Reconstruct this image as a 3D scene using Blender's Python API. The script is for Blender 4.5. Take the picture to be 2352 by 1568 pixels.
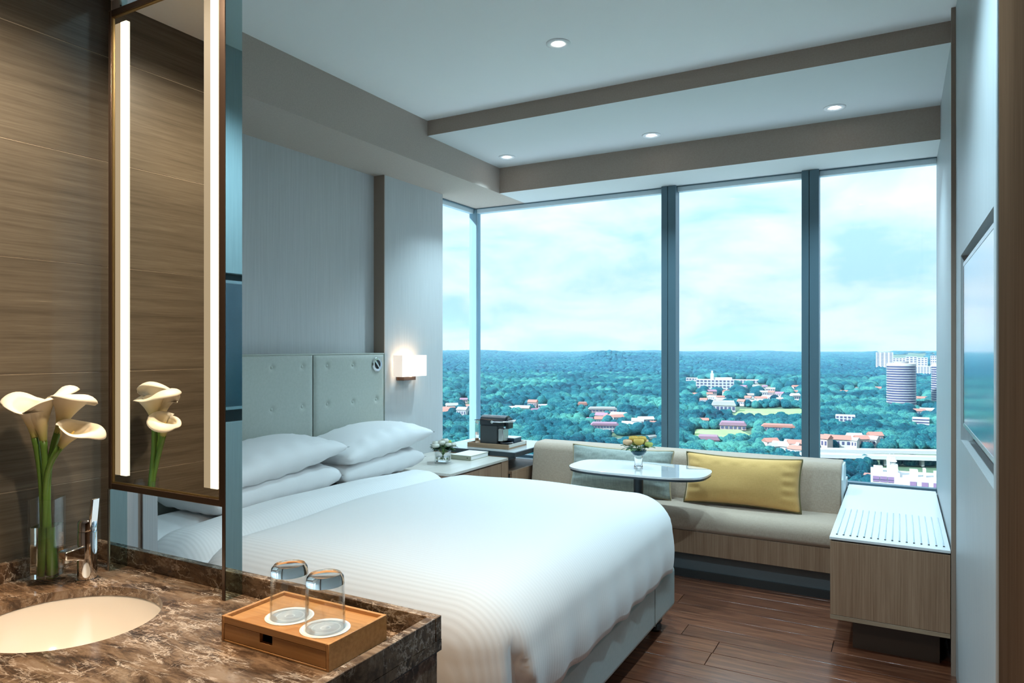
import bpy, bmesh, math, random
import numpy as np
from mathutils import Vector, Matrix, Euler
random.seed(7); rng = np.random.default_rng(7)
for o in list(bpy.data.objects): bpy.data.objects.remove(o)
SC = bpy.context.scene
COL = SC.collection
PI = math.pi

# ------------------------------------------------------------------ camera
F, CX, HZ = 1612.0, 1176.0, 798.0          # focal length in px, principal column, horizon row (2352x1568)
YAW = math.atan(891 / F); H = 1.45
cam = bpy.data.cameras.new('camera'); camo = bpy.data.objects.new('camera', cam); COL.objects.link(camo)
cam.sensor_fit = 'HORIZONTAL'; cam.sensor_width = 36; cam.lens = F / 2352 * 36
cam.shift_y = (HZ - 784) / 2352; cam.clip_start = .05; cam.clip_end = 30000
camo.location = (0, 0, H); camo.rotation_euler = (PI / 2, 0, YAW)
SC.camera = camo
FW = Vector((-math.sin(YAW), math.cos(YAW), 0)); RT = Vector((math.cos(YAW), math.sin(YAW), 0))
def ray(u, v): return FW + RT * ((u - CX) / F) + Vector((0, 0, (HZ - v) / F))
def onplane(u, v, ax, val):
    d = ray(u, v); c = Vector((0, 0, H)); return c + d * ((val - c[ax]) / d[ax])

# ------------------------------------------------------------------ sky, sun, exposure
SC.view_settings.view_transform = 'Standard'; SC.view_settings.look = 'None'
SC.view_settings.gamma = 1; SC.view_settings.use_curve_mapping = False
SC.view_settings.exposure = 0.85
SC.cycles.use_light_tree = False; SC.cycles.max_bounces = 7; SC.cycles.diffuse_bounces = 3; SC.cycles.glossy_bounces = 4; SC.cycles.transmission_bounces = 6
W = bpy.data.worlds.new('sky'); SC.world = W; W.use_nodes = True
def build_sky():
    nt = W.node_tree; N = nt.nodes; L = nt.links; N.clear()
    out = N.new('ShaderNodeOutputWorld'); bg = N.new('ShaderNodeBackground')
    tc = N.new('ShaderNodeTexCoord'); sep = N.new('ShaderNodeSeparateXYZ'); L.new(tc.outputs['Generated'], sep.inputs[0])
    az = N.new('ShaderNodeMath'); az.operation = 'ABSOLUTE'; L.new(sep.outputs['Z'], az.inputs[0])
    add = N.new('ShaderNodeMath'); add.inputs[1].default_value = .30; L.new(az.outputs[0], add.inputs[0])
    dx = N.new('ShaderNodeMath'); dx.operation = 'DIVIDE'; L.new(sep.outputs['X'], dx.inputs[0]); L.new(add.outputs[0], dx.inputs[1])
    dy = N.new('ShaderNodeMath'); dy.operation = 'DIVIDE'; L.new(sep.outputs['Y'], dy.inputs[0]); L.new(add.outputs[0], dy.inputs[1])
    cb = N.new('ShaderNodeCombineXYZ'); L.new(dx.outputs[0], cb.inputs[0]); L.new(dy.outputs[0], cb.inputs[1])
    n1 = N.new('ShaderNodeTexNoise'); n1.inputs['Scale'].default_value = 2.3; n1.inputs['Detail'].default_value = 9; n1.inputs['Roughness'].default_value = .55
    n1.inputs['Distortion'].default_value = .35; L.new(cb.outputs[0], n1.inputs['Vector'])
    r1 = N.new('ShaderNodeValToRGB'); L.new(n1.outputs['Fac'], r1.inputs[0])
    e = r1.color_ramp.elements; e[0].position = .36; e[0].color = (.58, .80, .92, 1); e[1].position = .60; e[1].color = (1.08, 1.04, 1.0, 1)
    m = r1.color_ramp.elements.new(.47); m.color = (.82, .91, .95, 1)
    L.new(r1.outputs[0], bg.inputs[0])
    cie = N.new('ShaderNodeMath'); cie.operation = 'MULTIPLY_ADD'; L.new(az.outputs[0], cie.inputs[0]); cie.inputs[1].default_value = 2.0; cie.inputs[2].default_value = 1.0   # overcast sky: zenith three times the horizon
    sg = N.new('ShaderNodeMath'); sg.operation = 'MULTIPLY'; L.new(cie.outputs[0], sg.inputs[0]); sg.inputs[1].default_value = .56; L.new(sg.outputs[0], bg.inputs[1])
    L.new(bg.outputs[0], out.inputs[0])
build_sky()
sun = bpy.data.lights.new('sun', 'SUN'); sun.energy = 7.5; sun.angle = .02; sun.color = (1, .96, .9)
suno = bpy.data.objects.new('sun', sun); COL.objects.link(suno)
suno.rotation_euler = Vector((.55, .62, -.62)).to_track_quat('-Z', 'Y').to_euler()

# ------------------------------------------------------------------ mesh builder
class MB:
    def __init__(s): s.v = []; s.f = []
    def add(s, v, f):
        b = len(s.v); s.v += [tuple(p) for p in v]; s.f += [tuple(i + b for i in q) for q in f]; return s
    def box(s, x0, x1, y0, y1, z0, z1):
        v = [(x0, y0, z0), (x1, y0, z0), (x1, y1, z0), (x0, y1, z0), (x0, y0, z1), (x1, y0, z1), (x1, y1, z1), (x0, y1, z1)]
        return s.add(v, [(0, 3, 2, 1), (4, 5, 6, 7), (0, 1, 5, 4), (1, 2, 6, 5), (2, 3, 7, 6), (3, 0, 4, 7)])
    def prism(s, poly, ax, a, b):
        """poly: 2-D outline, extruded along axis ax from a to b"""
        n = len(poly)
        def P(p, t):
            q = [0, 0, 0]; o = [i for i in range(3) if i != ax]; q[o[0]] = p[0]; q[o[1]] = p[1]; q[ax] = t; return tuple(q)
        v = [P(p, a) for p in poly] + [P(p, b) for p in poly]
        f = [tuple(range(n))[::-1], tuple(range(n, 2 * n))] + [(i, (i + 1) % n, n + (i + 1) % n, n + i) for i in range(n)]
        return s.add(v, f)
    def lathe(s, prof, c=(0, 0, 0), n=32, axis=Vector((0, 0, 1)), cap=True):
        axis = Vector(axis).normalized(); q = axis.to_track_quat('Z', 'Y'); c = Vector(c); v = []; f = []
        for r, h in prof:
            for i in range(n):
                a = 2 * PI * i / n; v.append(c + q @ Vector((r * math.cos(a), r * math.sin(a), h)))
        for k in range(len(prof) - 1):
            for i in range(n):
                j = (i + 1) % n; f.append((k * n + i, k * n + j, (k + 1) * n + j, (k + 1) * n + i))
        if cap:
            f.append(tuple(range(n))[::-1]); m = (len(prof) - 1) * n; f.append(tuple(range(m, m + n)))
        return s.add(v, f)
    def tube(s, pts, r, n=8, closed=False):
        pts = [Vector(p) for p in pts]; m = len(pts); v = []; f = []; up = Vector((0, 0, 1)); prev = None
        rs = r if isinstance(r, (list, tuple)) else [r] * m
        for k in range(m):
            a = pts[(k - 1) % m] if (closed or k > 0) else pts[k]; b = pts[(k + 1) % m] if (closed or k < m - 1) else pts[k]
            t = (b - a).normalized()
            if prev is None:
                x = t.cross(up) if abs(t.dot(up)) < .95 else t.cross(Vector((1, 0, 0)))
            else: x = prev - t * prev.dot(t)
            x.normalize(); prev = x; y = t.cross(x)
            for i in range(n):
                an = 2 * PI * i / n; v.append(pts[k] + (x * math.cos(an) + y * math.sin(an)) * rs[k])
        for k in range(m if closed else m - 1):
            k2 = (k + 1) % m
            for i in range(n):
                j = (i + 1) % n; f.append((k * n + i, k * n + j, k2 * n + j, k2 * n + i))
        if not closed: f.append(tuple(range(n))[::-1]); f.append(tuple(range((m - 1) * n, m * n)))
        return s.add(v, f)
    def grid(s, fn, nu, nv, wrapu=False):
        v = [fn(i / (nu if wrapu else nu - 1), j / (nv - 1)) for j in range(nv) for i in range(nu)]; f = []
        for j in range(nv - 1):
            for i in range(nu if wrapu else nu - 1):
                k = (i + 1) % nu; f.append((j * nu + i, j * nu + k, (j + 1) * nu + k, (j + 1) * nu + i))
        return s.add(v, f)
    def xf(s, M): s.v = [tuple(M @ Vector(p)) for p in s.v]; return s

def mesh_obj(name, mb, mat, loc=(0, 0, 0), parent=None, smooth=False, bevel=0, bseg=2, sub=0, solid=0, autosm=None):
    me = bpy.data.meshes.new(name); l = Vector(loc)
    me.from_pydata([tuple(Vector(p) - l) for p in mb.v], [], mb.f)
    bm = bmesh.new(); bm.from_mesh(me); bmesh.ops.recalc_face_normals(bm, faces=bm.faces); bm.to_mesh(me); bm.free()
    if mat is not None: me.materials.append(mat)
    o = bpy.data.objects.new(name, me); COL.objects.link(o)
    if parent is not None: o.parent = parent
    else: o.location = l
    if smooth:
        me.polygons.foreach_set('use_smooth', [True] * len(me.polygons))
        if autosm: me.set_sharp_from_angle(angle=math.radians(autosm))
    if solid:
        m = o.modifiers.new('solid', 'SOLIDIFY'); m.thickness = solid; m.offset = 0
    if bevel:
        m = o.modifiers.new('bevel', 'BEVEL'); m.width = bevel; m.segments = bseg; m.limit_method = 'ANGLE'; m.angle_limit = math.radians(40)
        m.harden_normals = False
        if not smooth: me.polygons.foreach_set('use_smooth', [True] * len(me.polygons)); me.set_sharp_from_angle(angle=math.radians(50))
    if sub:
        m = o.modifiers.new('sub', 'SUBSURF'); m.levels = sub; m.render_levels = sub
    return o
def tag(o, label, cat=None, group=None, kind=None):
    o['label'] = label
    if cat: o['category'] = cat
    if group: o['group'] = group
    if kind: o['kind'] = kind
    return o
def thing(name, label, cat, loc=(0, 0, 0), group=None, kind=None):
    o = bpy.data.objects.new(name, None); COL.objects.link(o); o.location = loc; o.empty_display_size = .05
    return tag(o, label, cat, group, kind)
def part(t, name, mb, mat, **k):
    base = t
    loc = Vector(t.get('_loc', t.location))
    if t.parent is not None: loc = Vector(t['_loc'])
    o = mesh_obj(name, mb, mat, loc, parent=t, **k); o['_loc'] = tuple(loc); return o
def solo(name, mb, mat, label, cat, loc, group=None, kind=None, **k):
    return tag(mesh_obj(name, mb, mat, loc, **k), label, cat, group, kind)
def struct(name, mb, mat, label, cat, loc=(0, 0, 0), **k):
    return tag(mesh_obj(name, mb, mat, loc, **k), label, cat, kind='structure')
def B(*a): return MB().box(*a)

# ------------------------------------------------------------------ materials
MATS = {}
def newmat(name):
    m = bpy.data.materials.new(name); m.use_nodes = True; return m, m.node_tree, m.node_tree.nodes['Principled BSDF']
def setp(p, **k):
    for a, b in k.items():
        a = {'col': 'Base Color', 'rough': 'Roughness', 'metal': 'Metallic', 'ior': 'IOR', 'trans': 'Transmission Weight', 'spec': 'Specular IOR Level', 'coat': 'Coat Weight', 'sheen': 'Sheen Weight', 'emit': 'Emission Color', 'estr': 'Emission Strength', 'sss': 'Subsurface Weight', 'coatr': 'Coat Roughness', 'sheenr': 'Sheen Roughness'}[a]
        if a in ('Base Color', 'Emission Color'): b = (*b, 1)
        p.inputs[a].default_value = b
def coords(nt, scale=(1, 1, 1), kind='Object', rot=(0, 0, 0)):
    N = nt.nodes; tc = N.new('ShaderNodeTexCoord'); mp = N.new('ShaderNodeMapping'); mp.inputs['Scale'].default_value = scale; mp.inputs['Rotation'].default_value = rot
    nt.links.new(tc.outputs[kind], mp.inputs[0]); return mp.outputs[0]
def noise(nt, vec, scale=1, detail=4, rough=.5, dist=0):
    n = nt.nodes.new('ShaderNodeTexNoise'); n.inputs['Scale'].default_value = scale; n.inputs['Detail'].default_value = detail
    n.inputs['Roughness'].default_value = rough; n.inputs['Distortion'].default_value = dist; nt.links.new(vec, n.inputs['Vector']); return n.outputs['Fac']
def ramp(nt, fac, stops):
    r = nt.nodes.new('ShaderNodeValToRGB'); e = r.color_ramp.elements
    while len(e) < len(stops): e.new(.5)
    for k, (p, c) in enumerate(stops): e[k].position = p; e[k].color = (*c, 1) if len(c) == 3 else c
    nt.links.new(fac, r.inputs[0]); return r.outputs[0]
def bump(nt, p, fac, strength=.2, dist=.002):
    b = nt.nodes.new('ShaderNodeBump'); b.inputs['Strength'].default_value = strength; b.inputs['Distance'].default_value = dist
    nt.links.new(fac, b.inputs['Height']); nt.links.new(b.outputs[0], p.inputs['Normal'])
def plain(name, col, rough=.5, **k):
    m, nt, p = newmat(name); setp(p, col=col, rough=rough, **k); return m
def mottled(name, c0, c1, scale=(1, 1, 1), rough=.5, detail=5, lo=.35, hi=.65, bstr=0, bdist=.001, kind='Object', dist=0, **k):
    m, nt, p = newmat(name); setp(p, rough=rough, **k)
    n = noise(nt, coords(nt, scale, kind), 1, detail, .6, dist); nt.links.new(ramp(nt, n, [(lo, c0), (hi, c1)]), p.inputs['Base Color'])
    if bstr: bump(nt, p, n, bstr, bdist)
    return m
def emis(name, col, s):
    m, nt, p = newmat(name); setp(p, col=(0.02, .02, .02), rough=.6, emit=col, estr=s); return m

M_ceil = plain('ceiling_paint', (.91, .91, .90), .75)
M_paper = mottled('vertical_weave_wallpaper', (.50, .51, .51), (.57, .58, .58), (260, 260, 3), .7, 3, bstr=.1)
M_soffit = mottled('taupe_wallcovering', (.45, .375, .325), (.49, .415, .36), (120, 120, 120), .7, 3)
M_taupe = plain('taupe_lacquer', (.30, .22, .17), .5)
M_reveal = mottled('pale_wall_veneer', (.40, .43, .44), (.46, .49, .50), (200, 200, 4), .45, 3)
def wood(name, c0, c1, axis, rough=.45, fine=180, coarse=14, **k):
    m, nt, p = newmat(name); setp(p, rough=rough, **k)
    s1 = [fine] * 3; s1[axis] = fine / 60; s2 = [coarse] * 3; s2[axis] = coarse / 12
    a = noise(nt, coords(nt, s1), 1, 3, .6); b = noise(nt, coords(nt, s2), 1, 4, .6, .5)
    mx = nt.nodes.new('ShaderNodeMath'); mx.operation = 'MULTIPLY_ADD'; mx.inputs[1].default_value = .55
    h = nt.nodes.new('ShaderNodeMath'); h.operation = 'MULTIPLY'; h.inputs[1].default_value = .45
    nt.links.new(b, h.inputs[0]); nt.links.new(a, mx.inputs[0]); nt.links.new(h.outputs[0], mx.inputs[2])
    nt.links.new(ramp(nt, mx.outputs[0], [(.36, c0), (.62, c1)]), p.inputs['Base Color']); bump(nt, p, a, .06, .001); return m
M_ash = wood('ash_veneer_vertical', (.23, .128, .074), (.36, .225, .142), 2)
M_ashx = wood('ash_veneer_horizontal', (.25, .16, .10), (.38, .27, .18), 0)
M_ashtop = wood('pale_ash_top', (.50, .46, .40), (.64, .60, .54), 1, .3)
M_bamboo = wood('bamboo', (.34, .155, .048), (.50, .26, .095), 0, .42, 120, 10)
M_traywood = wood('walnut_tray', (.22, .12, .06), (.42, .26, .15), 0, .5)
M_wardrobe = wood('dark_gloss_veneer', (.065, .034, .019), (.10, .055, .032), 2, .9, 150, 12, spec=.0)
M_greymat = plain('grey_plinth_laminate', (.10, .11, .115), .45)
M_darkskirt = plain('dark_skirting', (.03, .028, .027), .5)
def plank_mat():
    m, nt, p = newmat('oiled_oak_planks'); setp(p, rough=.30, coat=.7, coatr=.24)
    oi = nt.nodes.new('ShaderNodeObjectInfo'); v = coords(nt, (3.5, 55, 20))
    ad = nt.nodes.new('ShaderNodeVectorMath'); ad.operation = 'ADD'; nt.links.new(v, ad.inputs[0])
    ml = nt.nodes.new('ShaderNodeMath'); ml.operation = 'MULTIPLY'; ml.inputs[1].default_value = 300; nt.links.new(oi.outputs['Random'], ml.inputs[0]); nt.links.new(ml.outputs[0], ad.inputs[1])
    n = noise(nt, ad.outputs[0], 1, 5, .65, .6)
    c = ramp(nt, n, [(.30, (.060, .018, .009)), (.50, (.17, .058, .028)), (.68, (.28, .115, .058))])
    t = ramp(nt, oi.outputs['Random'], [(0, (.55, .55, .6)), (.35, (1.0, .95, .9)), (.7, (.75, .72, .72)), (1, (1.2, 1.1, 1.0))])
    mx = nt.nodes.new('ShaderNodeMix'); mx.data_type = 'RGBA'; mx.blend_type = 'MULTIPLY'; mx.inputs[0].default_value = 1
    nt.links.new(c, mx.inputs[6]); nt.links.new(t, mx.inputs[7]); nt.links.new(mx.outputs[2], p.inputs['Base Color'])
    bump(nt, p, n, .12, .001); return m
M_plank = plank_mat()
def tile_mat():
    m, nt, p = newmat('striated_brown_tile'); setp(p, rough=.38)
    oi = nt.nodes.new('ShaderNodeObjectInfo'); v = coords(nt, (1, 1.6, 46))
    ml = nt.nodes.new('ShaderNodeMath'); ml.operation = 'MULTIPLY'; ml.inputs[1].default_value = 90; nt.links.new(oi.outputs['Random'], ml.inputs[0])
    ad = nt.nodes.new('ShaderNodeVectorMath'); ad.operation = 'ADD'; nt.links.new(v, ad.inputs[0]); nt.links.new(ml.outputs[0], ad.inputs[1])
    n = noise(nt, ad.outputs[0], 1, 6, .7, .25)
    n2 = noise(nt, coords(nt, (1, 7, 260)), 1, 3, .6)
    mx = nt.nodes.new('ShaderNodeMath'); mx.operation = 'MULTIPLY_ADD'; mx.inputs[1].default_value = .65
    h = nt.nodes.new('ShaderNodeMath'); h.operation = 'MULTIPLY'; h.inputs[1].default_value = .35
    nt.links.new(n2, h.inputs[0]); nt.links.new(n, mx.inputs[0]); nt.links.new(h.outputs[0], mx.inputs[2])
    c = ramp(nt, mx.outputs[0], [(.33, (.056, .046, .033)), (.5, (.096, .081, .060)), (.64, (.13, .112, .085)), (.72, (.23, .205, .165))])
    nt.links.new(c, p.inputs['Base Color']); bump(nt, p, n2, .05, .001); return m
M_tile = tile_mat()
M_grout = plain('tile_grout', (.50, .43, .34), .8)
def marble_mat():
    m, nt, p = newmat('emperador_marble'); setp(p, rough=.16, spec=.28)
    v = coords(nt, (1, 1, 1)); big = noise(nt, coords(nt, (7, 26, 16), rot=(0, 0, .55)), 1, 9, .72, .5)
    base = ramp(nt, big, [(.33, (.020, .013, .010)), (.45, (.085, .053, .033)), (.55, (.19, .125, .078)), (.66, (.26, .19, .135)), (.74, (.12, .08, .055))])
    def vein(sc, rot, w0, lo, hi):
        d = noise(nt, coords(nt, sc, rot=(0, 0, rot)), 1, 7, .62, .25)
        a = nt.nodes.new('ShaderNodeMath'); a.operation = 'SUBTRACT'; a.inputs[1].default_value = .5; nt.links.new(d, a.inputs[0])
        b = nt.nodes.new('ShaderNodeMath'); b.operation = 'ABSOLUTE'; nt.links.new(a.outputs[0], b.inputs[0])
        vv = ramp(nt, b.outputs[0], [(0.0, (1, 1, 1)), (w0, (0, 0, 0))]); mk = ramp(nt, noise(nt, v, 13, 3), [(lo, (0, 0, 0)), (hi, (.9, .9, .9))])
        mm = nt.nodes.new('ShaderNodeMix'); mm.data_type = 'RGBA'; mm.blend_type = 'MULTIPLY'; mm.inputs[0].default_value = 1; nt.links.new(vv, mm.inputs[6]); nt.links.new(mk, mm.inputs[7]); return mm.outputs[2]
    cur = base
    for fac, col in ((vein((8, 34, 20), .5, .022, .38, .60), (.62, .52, .42)), (vein((26, 9, 20), .75, .014, .45, .62), (.50, .40, .31)), (vein((14, 40, 24), .3, .016, .45, .6), (.025, .016, .014))):
        mx = nt.nodes.new('ShaderNodeMix'); mx.data_type = 'RGBA'; nt.links.new(fac, mx.inputs[0]); nt.links.new(cur, mx.inputs[6]); mx.inputs[7].default_value = (*col, 1); cur = mx.outputs[2]
    nt.links.new(cur, p.inputs['Base Color']); return m
M_marble = marble_mat()
M_mirror = plain('silvered_mirror', (.86, .88, .87), .0, metal=1)
M_mirror2 = plain('tinted_mirror', (.42, .58, .60), .015, metal=1)
M_bronze = plain('bronze_frame', (.075, .050, .036), .3, metal=.7)
M_chrome = plain('chrome', (.80, .81, .83), .05, metal=1)
M_steel = plain('brushed_steel', (.55, .57, .58), .25, metal=1)
M_led = emis('led_diffuser', (1.0, .86, .58), .95)
M_ledside = emis('led_channel_glow', (1.0, .76, .45), .22)
M_ceramic = plain('white_ceramic', (.80, .77, .72), .12, coat=.5)
def glass(name, col=(1, 1, 1), ior=1.45, rough=0):
    m, nt, p = newmat(name); setp(p, col=col, rough=rough, trans=1, ior=ior); return m
M_glass = glass('clear_glass', (.97, .99, .985))
M_thin = None
M_water = glass('water', (.93, .97, .94), 1.33)
def pane_mat():
    m = bpy.data.materials.new('tinted_window_glass'); m.use_nodes = True; nt = m.node_tree; N = nt.nodes; N.clear()
    out = N.new('ShaderNodeOutputMaterial'); t = N.new('ShaderNodeBsdfTransparent'); t.inputs[0].default_value = (.835, .935, 1.0, 1)
    g = N.new('ShaderNodeBsdfGlossy'); g.inputs['Roughness'].default_value = 0; lw = N.new('ShaderNodeLayerWeight'); lw.inputs[0].default_value = .5
    p5 = N.new('ShaderNodeMath'); p5.operation = 'POWER'; p5.inputs[1].default_value = 5; fr = N.new('ShaderNodeMath'); fr.operation = 'MULTIPLY_ADD'; fr.inputs[1].default_value = .80; fr.inputs[2].default_value = .010
    nt.links.new(lw.outputs['Facing'], p5.inputs[0]); nt.links.new(p5.outputs[0], fr.inputs[0])
    mx = N.new('ShaderNodeMixShader'); nt.links.new(fr.outputs[0], mx.inputs[0]); nt.links.new(t.outputs[0], mx.inputs[1]); nt.links.new(g.outputs[0], mx.inputs[2]); nt.links.new(mx.outputs[0], out.inputs[0]); return m
M_pane = pane_mat()
M_thin = pane_mat(); M_thin.name = 'thin_vase_glass'
for _n in M_thin.node_tree.nodes:
    if _n.type == 'BSDF_TRANSPARENT': _n.inputs[0].default_value = (.985, .99, .99, 1)
M_frame = plain('teal_grey_aluminium', (.10, .17, .21), .4, metal=.2)
M_framelt = plain('pale_aluminium', (.62, .72, .76), .4)
def thin_glass():
    m = M_thin; nt = m.node_tree; N = nt.nodes; t = next(n for n in N if n.type == 'BSDF_TRANSPARENT'); lw = next(n for n in N if n.type == 'LAYER_WEIGHT')
    nt.links.new(ramp(nt, lw.outputs['Facing'], [(0, (.985, .99, .99)), (.6, (.95, .965, .965)), (1, (.60, .66, .67))]), t.inputs[0])
    for n in N:
        if n.type == 'MATH' and n.operation == 'MULTIPLY_ADD': n.inputs[2].default_value = .045; n.inputs[1].default_value = .95
thin_glass()
def linen(name, col, stripes=False, rough=.75):
    m, nt, p = newmat(name); setp(p, rough=rough, sheen=.15, sheenr=.5)
    if stripes:
        w = nt.nodes.new('ShaderNodeTexWave'); w.wave_type = 'BANDS'; w.bands_direction = 'Y'; w.inputs['Scale'].default_value = 19.0; w.inputs['Distortion'].default_value = 0
        nt.links.new(coords(nt, (1, 1, 1)), w.inputs['Vector'])
        c = ramp(nt, w.outputs['Fac'], [(.3, tuple(x * .965 for x in col)), (.7, col)]); nt.links.new(c, p.inputs['Base Color']); bump(nt, p, w.outputs['Fac'], .22, .002)
    else:
        setp(p, col=col); n = noise(nt, coords(nt, (6, 6, 6)), 1, 3); bump(nt, p, n, .25, .01)
    return m
M_linen = linen('white_cotton', (.76, .75, .745)); M_duvet = linen('satin_stripe_cotton', (.75, .74, .73), True)
M_leather = mottled('pale_sage_leather', (.42, .45, .40), (.45, .48, .43), (60, 60, 60), .38, 3, bstr=.03)
M_leather2 = mottled('grey_green_leather', (.31, .37, .36), (.34, .40, .39), (60, 60, 60), .30, 3, bstr=.03)
M_stitch = plain('headboard_seam', (.20, .19, .16), .7)
def fabric(name, c0, c1, s=220, rough=.85):
    m, nt, p = newmat(name); setp(p, rough=rough, sheen=.25)
    a = noise(nt, coords(nt, (s * .12, s, s)), 1, 2); b = noise(nt, coords(nt, (s, s, s * .12)), 1, 2)
    mx = nt.nodes.new('ShaderNodeMath'); mx.operation = 'ADD'; nt.links.new(a, mx.inputs[0]); nt.links.new(b, mx.inputs[1])
    hf = nt.nodes.new('ShaderNodeMath'); hf.operation = 'MULTIPLY'; hf.inputs[1].default_value = .5; nt.links.new(mx.outputs[0], hf.inputs[0])
    nt.links.new(ramp(nt, hf.outputs[0], [(.38, c0), (.62, c1)]), p.inputs['Base Color']); bump(nt, p, hf.outputs[0], .25, .002); return m
M_sofa = fabric('oatmeal_weave', (.40, .30, .22), (.50, .39, .30), 420)
M_yellow = fabric('mustard_velvet', (.66, .38, .115), (.72, .43, .14), 300); M_sage = fabric('sage_velvet', (.25, .29, .26), (.34, .38, .34), 120)
M_pipeY = plain('olive_piping', (.16, .13, .05), .8); M_pipeG = plain('gold_piping', (.45, .36, .22), .8)
M_tabletop = plain('gloss_table_laminate', (.66, .67, .68), .02, ior=2.2, coat=1.0, coatr=.02)
M_darkmetal = plain('dark_metal', (.035, .05, .06), .35, metal=.3)
M_whitelam = plain('white_gloss_laminate', (.72, .74, .75), .16)
M_black = plain('black_plastic', (.016, .019, .022), .3); M_blackgloss = plain('gloss_black', (.012, .016, .022), .12, coat=.4)
M_screen = plain('tv_screen', (.02, .04, .06), .16, ior=2.0, coat=1.0, coatr=.1)
M_paperw = plain('paper', (.78, .78, .76), .7); M_bookspine = plain('sage_book_cover', (.42, .43, .33), .6)
M_leaf = plain('leaf_green', (.045, .13, .035), .45); M_leaf2 = plain('leaf_dark', (.02, .075, .035), .45); M_stem = plain('stem_green', (.12, .26, .045), .4)
M_rose = plain('white_rose', (.80, .79, .70), .6, sss=.0); M_rosey = plain('lime_bloom', (.45, .50, .12), .6)
M_yflow = plain('yellow_bloom', (.75, .48, .10), .6); M_pflow = plain('peach_bloom', (.85, .55, .33), .6)
def lily_mat():
    m, nt, p = newmat('calla_petal'); setp(p, rough=.45)
    ge = nt.nodes.new('ShaderNodeAttribute'); ge.attribute_name = 'h'
    nt.links.new(ramp(nt, ge.outputs['Fac'], [(0, (.36, .38, .09)), (.3, (.72, .62, .33)), (.65, (.86, .80, .66)), (1, (.88, .84, .74))]), p.inputs['Base Color'])
    return m
M_lily = lily_mat(); M_spadix = plain('spadix', (.80, .60, .18), .6)
M_shade = emis('lit_lampshade', (1.0, .80, .66), .36); M_shade.node_tree.nodes['Principled BSDF'].inputs['Base Color'].default_value = (.8, .76, .7, 1)
M_bulb = emis('downlight_lens', (1, .93, .85), 9.0); M_ring = plain('downlight_ring', (.88, .89, .90), .5)
M_brownwood = plain('lamp_bracket', (.10, .055, .035), .4)

# ------------------------------------------------------------------ room shell
M_side = mottled('shaded_taupe_facing', (.38, .295, .24), (.41, .325, .27), (120, 120, 120), .7, 3)  # shade on the room-facing sides is mixed into this darker taupe
M_under = plain('daylit_underside', (.66, .68, .68), .7)  # daylight on the undersides is put into this paler colour
def lit_shaded_faces(o):  # faces turned down get the daylit tone, the others keep the shaded one
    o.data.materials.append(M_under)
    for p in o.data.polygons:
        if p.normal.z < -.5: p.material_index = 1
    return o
XL, XR, YW, ZC = -3.15, .216, 5.05, 2.952
YB = 1.19                       # bathroom / bedroom division
XT = -1.95                      # tiled wall
XREC = -3.24                    # recessed wall behind the headboard
fl = thing('floor', 'brown oak plank floor of the hotel room', 'floor', (0, 0, 0), kind='structure')
part(fl, 'subfloor', B(-3.35, .45, -1.6, 5.26, -.06, -.0125), M_darkskirt)
PWD, PLN = .145, 1.30; y = -1.55; r = 0; plank_me = {}
while y < 5.02:
    x = -3.3 - random.random() * PLN
    while x < .25:
        a, b = max(x, -3.3), min(x + PLN, .30); key = round(b - a, 2)
        if b - a > .05:
            if key not in plank_me:
                o = mesh_obj('plank', B(0, key - .003, 0, PWD - .003, -.012, 0), M_plank, bevel=.0012, bseg=1); plank_me[key] = o.data; o.location = (a, y, 0)
            else:
                o = bpy.data.objects.new('plank', plank_me[key]); COL.objects.link(o); o.location = (a, y, 0)
                bv = o.modifiers.new('bevel', 'BEVEL'); bv.width = .0012; bv.segments = 1
            o.parent = fl
        x += PLN
    y += PWD; r += 1

struct('ceiling', B(-3.35, .45, YB, 3.80, ZC, ZC + .12), M_ceil, 'smooth white main ceiling over the bed', 'ceiling')
lit_shaded_faces(struct('ceiling_step', B(-3.35, .45, 3.80, 5.3, 2.852, ZC + .12), M_side, 'lowered ceiling strip with three downlights in front of the window', 'ceiling'))
lit_shaded_faces(struct('ceiling_bulkhead', B(-2.74, .40, 4.755, 5.3, 2.655, 2.90), M_side, 'dropped taupe bulkhead above the window', 'bulkhead'))
struct('ceiling_soffit', B(-3.35, -2.74, YB, 5.3, 2.655, 3.0), M_soffit, 'boxed soffit above the headboard wall', 'soffit', bevel=.002)
struct('ceiling_bathroom', B(-3.35, .45, -1.65, YB, 2.43, 3.05), M_ceil, 'lower bathroom ceiling reflected in the mirror', 'ceiling')
struct('wall_left', B(-3.36, XREC, 1.1, 3.86, 0, 2.7), M_paper, 'grey woven wallpaper wall recessed above the headboard', 'wall')
struct('wall_column', B(-3.36, XL, 3.86, 4.57, 0, 2.66).box(-3.36, XL, 4.57, 5.26, 0, .53), M_paper, 'wallpapered column beside the headboard carrying the lit sconce', 'wall')
struct('trim_1', B(XREC, XL + .001, 3.852, 3.86, 1.41, 2.655), M_taupe, 'brown recess strip between headboard wall and column', 'trim')
struct('wall_window', B(XL, .40, 5.13, 5.26, 0, .53), M_reveal, 'low wall under the windows behind the sofa', 'wall')
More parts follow.
